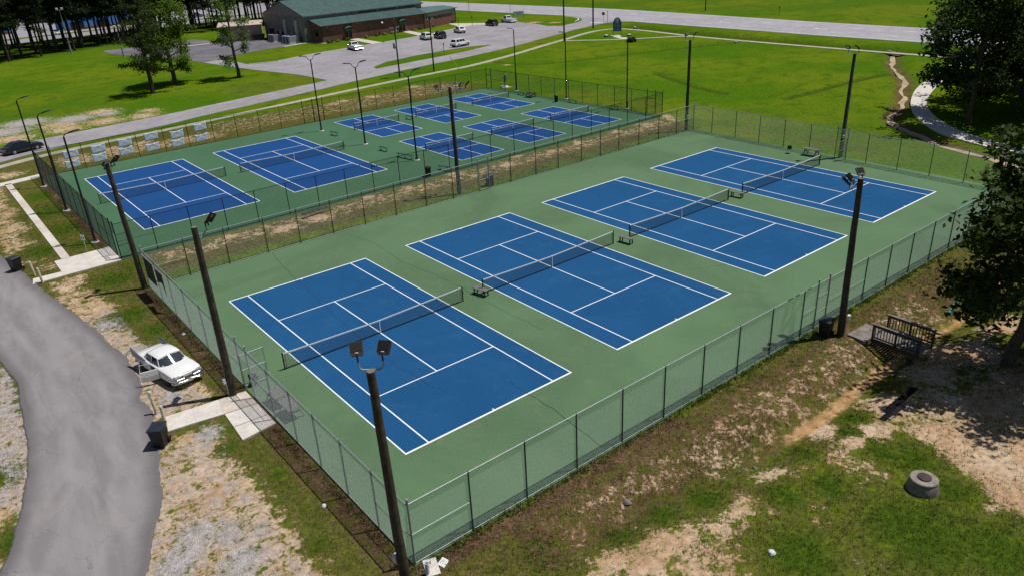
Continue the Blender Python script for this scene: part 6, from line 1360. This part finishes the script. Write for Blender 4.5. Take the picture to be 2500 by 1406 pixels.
# ------------------------------------------------------------------ grass, weeds and litter (nobody could count them)
def tufts(name, n, box, accept, hgt, wid, mtl, blades=3, seed=1, zfn=None):
    g = np.random.default_rng(seed); x = g.uniform(box[0], box[1], n * 4); y = g.uniform(box[2], box[3], n * 4); a = accept(x, y, g); x, y = x[a][:n], y[a][:n]; n = len(x)
    z = gz(x, y); X_ = np.repeat(x, blades) + g.normal(0, wid * 1.3, n * blades); Y_ = np.repeat(y, blades) + g.normal(0, wid * 1.3, n * blades); Z_ = np.repeat(z, blades) - .02; N_ = n * blades
    az = g.uniform(0, 6.28, N_); ln = g.uniform(.2, .9, N_); h_ = hgt * g.uniform(.45, 1.2, N_); sx_ = np.cos(az + 1.57) * wid * .5; sy = np.sin(az + 1.57) * wid * .5
    p0 = np.stack([X_ - sx_, Y_ - sy, Z_], 1); p1 = np.stack([X_ + sx_, Y_ + sy, Z_], 1); p2 = np.stack([X_ + np.cos(az) * h_ * ln, Y_ + np.sin(az) * h_ * ln, Z_ + h_], 1)
    i = np.arange(N_); o = raw_mesh(name, np.concatenate([p0, p1, p2], 0), np.stack([i, i + N_, i + 2 * N_], 1), mtl); return o
PADS = [(-3.6, 60.4, -6.4, 31), (-3.8, 63.8, 38.2, 75.4)]
def offpad(x, y):
    ok = np.ones(x.shape, bool)
    for a, b, c_, d in PADS: ok &= ~((x > a) & (x < b) & (y > c_) & (y < d))
    dR = np.interp(y, [p[1] for p in drR[::-1]], [p[0] for p in drR[::-1]]); dL = np.interp(y, [p[1] for p in drL[::-1]], [p[0] for p in drL[::-1]])
    ok &= ~((x < dR - .05) & (x > dL + .05))
    for bx_0, bx_1, by_0, by_1 in ((-8.3, -5.2, 9.7, 11.8), (-5.6, -3.5, 6.7, 11.4), (-10.2, -3.5, 37.9, 39.4), (-8, -3.5, 38, 42.4), (-7.6, -6.7, 42, 73.5), (25.5, 28, -12.5, -8)): ok &= ~((x > bx_0) & (x < bx_1) & (y > by_0) & (y < by_1))
    ok &= np.hypot(x - 15.35, y + 17.3) > .72
    return ok
def green_w(x, y, g):
    z_ = zones(x, y); nz = .5 + .5 * np.clip(wav(x, y, 1.1, 9, 5), -1, 1)
    w = (1 - z_['dirt'] * 1.2 - z_['grav'] * .9 - z_['orange'] * 2) * .55 + .75 * z_['deep'] + (nz - .5) * .9
    return offpad(x, y) & (g.uniform(0, 1, x.shape) < np.clip(w, 0, 1))
def dry_w(x, y, g):
    z_ = zones(x, y); nz = .5 + .5 * np.clip(wav(x, y, .9, 9, 15), -1, 1)
    w = .25 + z_['lit'] * .5 + (nz - .5) * .8 - z_['orange'] - z_['deep'] * .4 - z_['grav'] * .5 - z_['dirt'] * .5
    return offpad(x, y) & (g.uniform(0, 1, x.shape) < np.clip(w, 0, 1))
MT['blade'] = leaf_mat('grass_blade', (.046, .085, .010), (.085, .125, .018), .3, .9)
MT['dry_blade'] = leaf_mat('dry_grass_blade', (.085, .070, .022), (.17, .13, .06), .2, .9)
tag(tufts('grass', 42000, (-18, 44, -27, -6.2), green_w, .11, .035, MT['blade'], 3, 1), 'short green weeds and grass on the near ground south of the fence', 'grass', kind='stuff')
tag(tufts('grass', 16000, (-18, -3.4, -8, 62), green_w, .10, .035, MT['blade'], 3, 2), 'short green grass beside the driveway', 'grass', kind='stuff')
tag(tufts('dry_grass', 22000, (-18, 46, -22, -6.2), dry_w, .13, .03, MT['dry_blade'], 3, 3), 'dry brown grass and weeds on the ditch bank', 'grass', kind='stuff')
tag(tufts('dry_grass', 16000, (-4, 62, 31.1, 38.2), dry_w, .10, .035, MT['dry_blade'], 3, 4), 'dry brown grass on the strip between the courts', 'grass', kind='stuff')
tag(tufts('grass', 9000, (-4, 62, 31.1, 34.6), green_w, .09, .035, MT['blade'], 3, 5), 'green grass along the lower edge of the strip', 'grass', kind='stuff')
tag(tufts('weeds', 1500, (-4.2, 58, -6.75, -6.3), lambda x, y, g: g.uniform(0, 1, x.shape) < .25 + .5 * np.clip(wav(x, y, .8, 6, 3), 0, 1), .24, .05, MT['blade'], 4, 6), 'taller weeds growing through the foot of the ditch side fence', 'weeds', kind='stuff')
tag(tufts('weeds', 700, (-4.0, -3.5, -6.3, 30), lambda x, y, g: offpad(x, y) & (g.uniform(0, 1, x.shape) < .2 + .5 * np.clip(wav(x, y, .8, 6, 9), 0, 1)), .2, .05, MT['dry_blade'], 4, 7), 'dry weeds along the foot of the fence by the car', 'weeds', kind='stuff')
def litter(name, n, box, accept, size, mtl, seed):
    g = np.random.default_rng(seed); x = g.uniform(box[0], box[1], n * 5); y = g.uniform(box[2], box[3], n * 5); a = accept(x, y, g); x, y = x[a][:n], y[a][:n]; n = len(x); z = gz(x, y) + .012 + g.uniform(0, .03, n)
    p = np.stack([x, y, z], 1); nr = g.normal(size=(n, 3)) * .45; nr[:, 2] = 1; nr /= np.linalg.norm(nr, axis=1)[:, None]; a_ = np.cross(nr, g.normal(size=(n, 3))); a_ /= np.linalg.norm(a_, axis=1)[:, None]; b_ = np.cross(nr, a_); s = size * g.uniform(.5, 1.4, (n, 1))
    i = np.arange(n); return raw_mesh(name, np.concatenate([p - a_ * s, p + b_ * s * .6, p + a_ * s, p - b_ * s * .6], 0), np.stack([i, i + n, i + 2 * n, i + 3 * n], 1), mtl)
lw = lambda x, y, g: (zones(x, y)['lit'] > g.uniform(.25, .9, x.shape)) & offpad(x, y)
tag(litter('fallen_leaves', 9000, (-5.2, 14, -10, 31), lw, .05, mat('dry_fallen_leaf', (.17, .085, .065), .8, .5, 9), 8), 'reddish fallen leaves along the lower fence', 'leaves', kind='stuff')
gw = lambda x, y, g: (np.maximum(zones(x, y)['grav'], zones(x, y)['dirt'] * .6) > g.uniform(.3, 1.1, x.shape)) & offpad(x, y)
tag(litter('gravel', 9000, (-18, 24, -22, 38), gw, .035, mat('pale_gravel_stone', (.36, .34, .33), .9, .4, 9), 9), 'loose pale gravel beside the driveway', 'gravel', kind='stuff')
# a few single stones
for i, (x, y, s) in enumerate(((7.4, -15.2, .16), (-4.6, -.6, .12), (-4.0, 21.0, .12), (12.0, -11.3, .12), (5.7, -9.1, .18), (20.6, -10.6, .13))):
    g = np.random.default_rng(i); mb = MB(); rings = []
    for zz, rr in ((-.5, .6), (0, 1), (.5, .75), (.75, .3)): rings.append([(math.cos(a) * rr * s * g.uniform(.8, 1.2), math.sin(a) * rr * s * g.uniform(.8, 1.2), zz * s) for a in np.linspace(0, 6.28, 8)[:-1]])
    o = mb.loft(rings).build('stone', MT['old_concrete' if i > 2 else 'white_pvc'], loc=(x, y, float(gz(x, y)) + .03)); tag(o, ['pale stone in the grass below the sandy patch', 'white scrap on the leaf litter left of the near fence', 'pale scrap on the soil strip by the classic car', 'dark stone on the ditch bank', 'rock at the washed out hole in the ditch bank', 'dark rock beside the orange ditch bed'][i], 'stone')
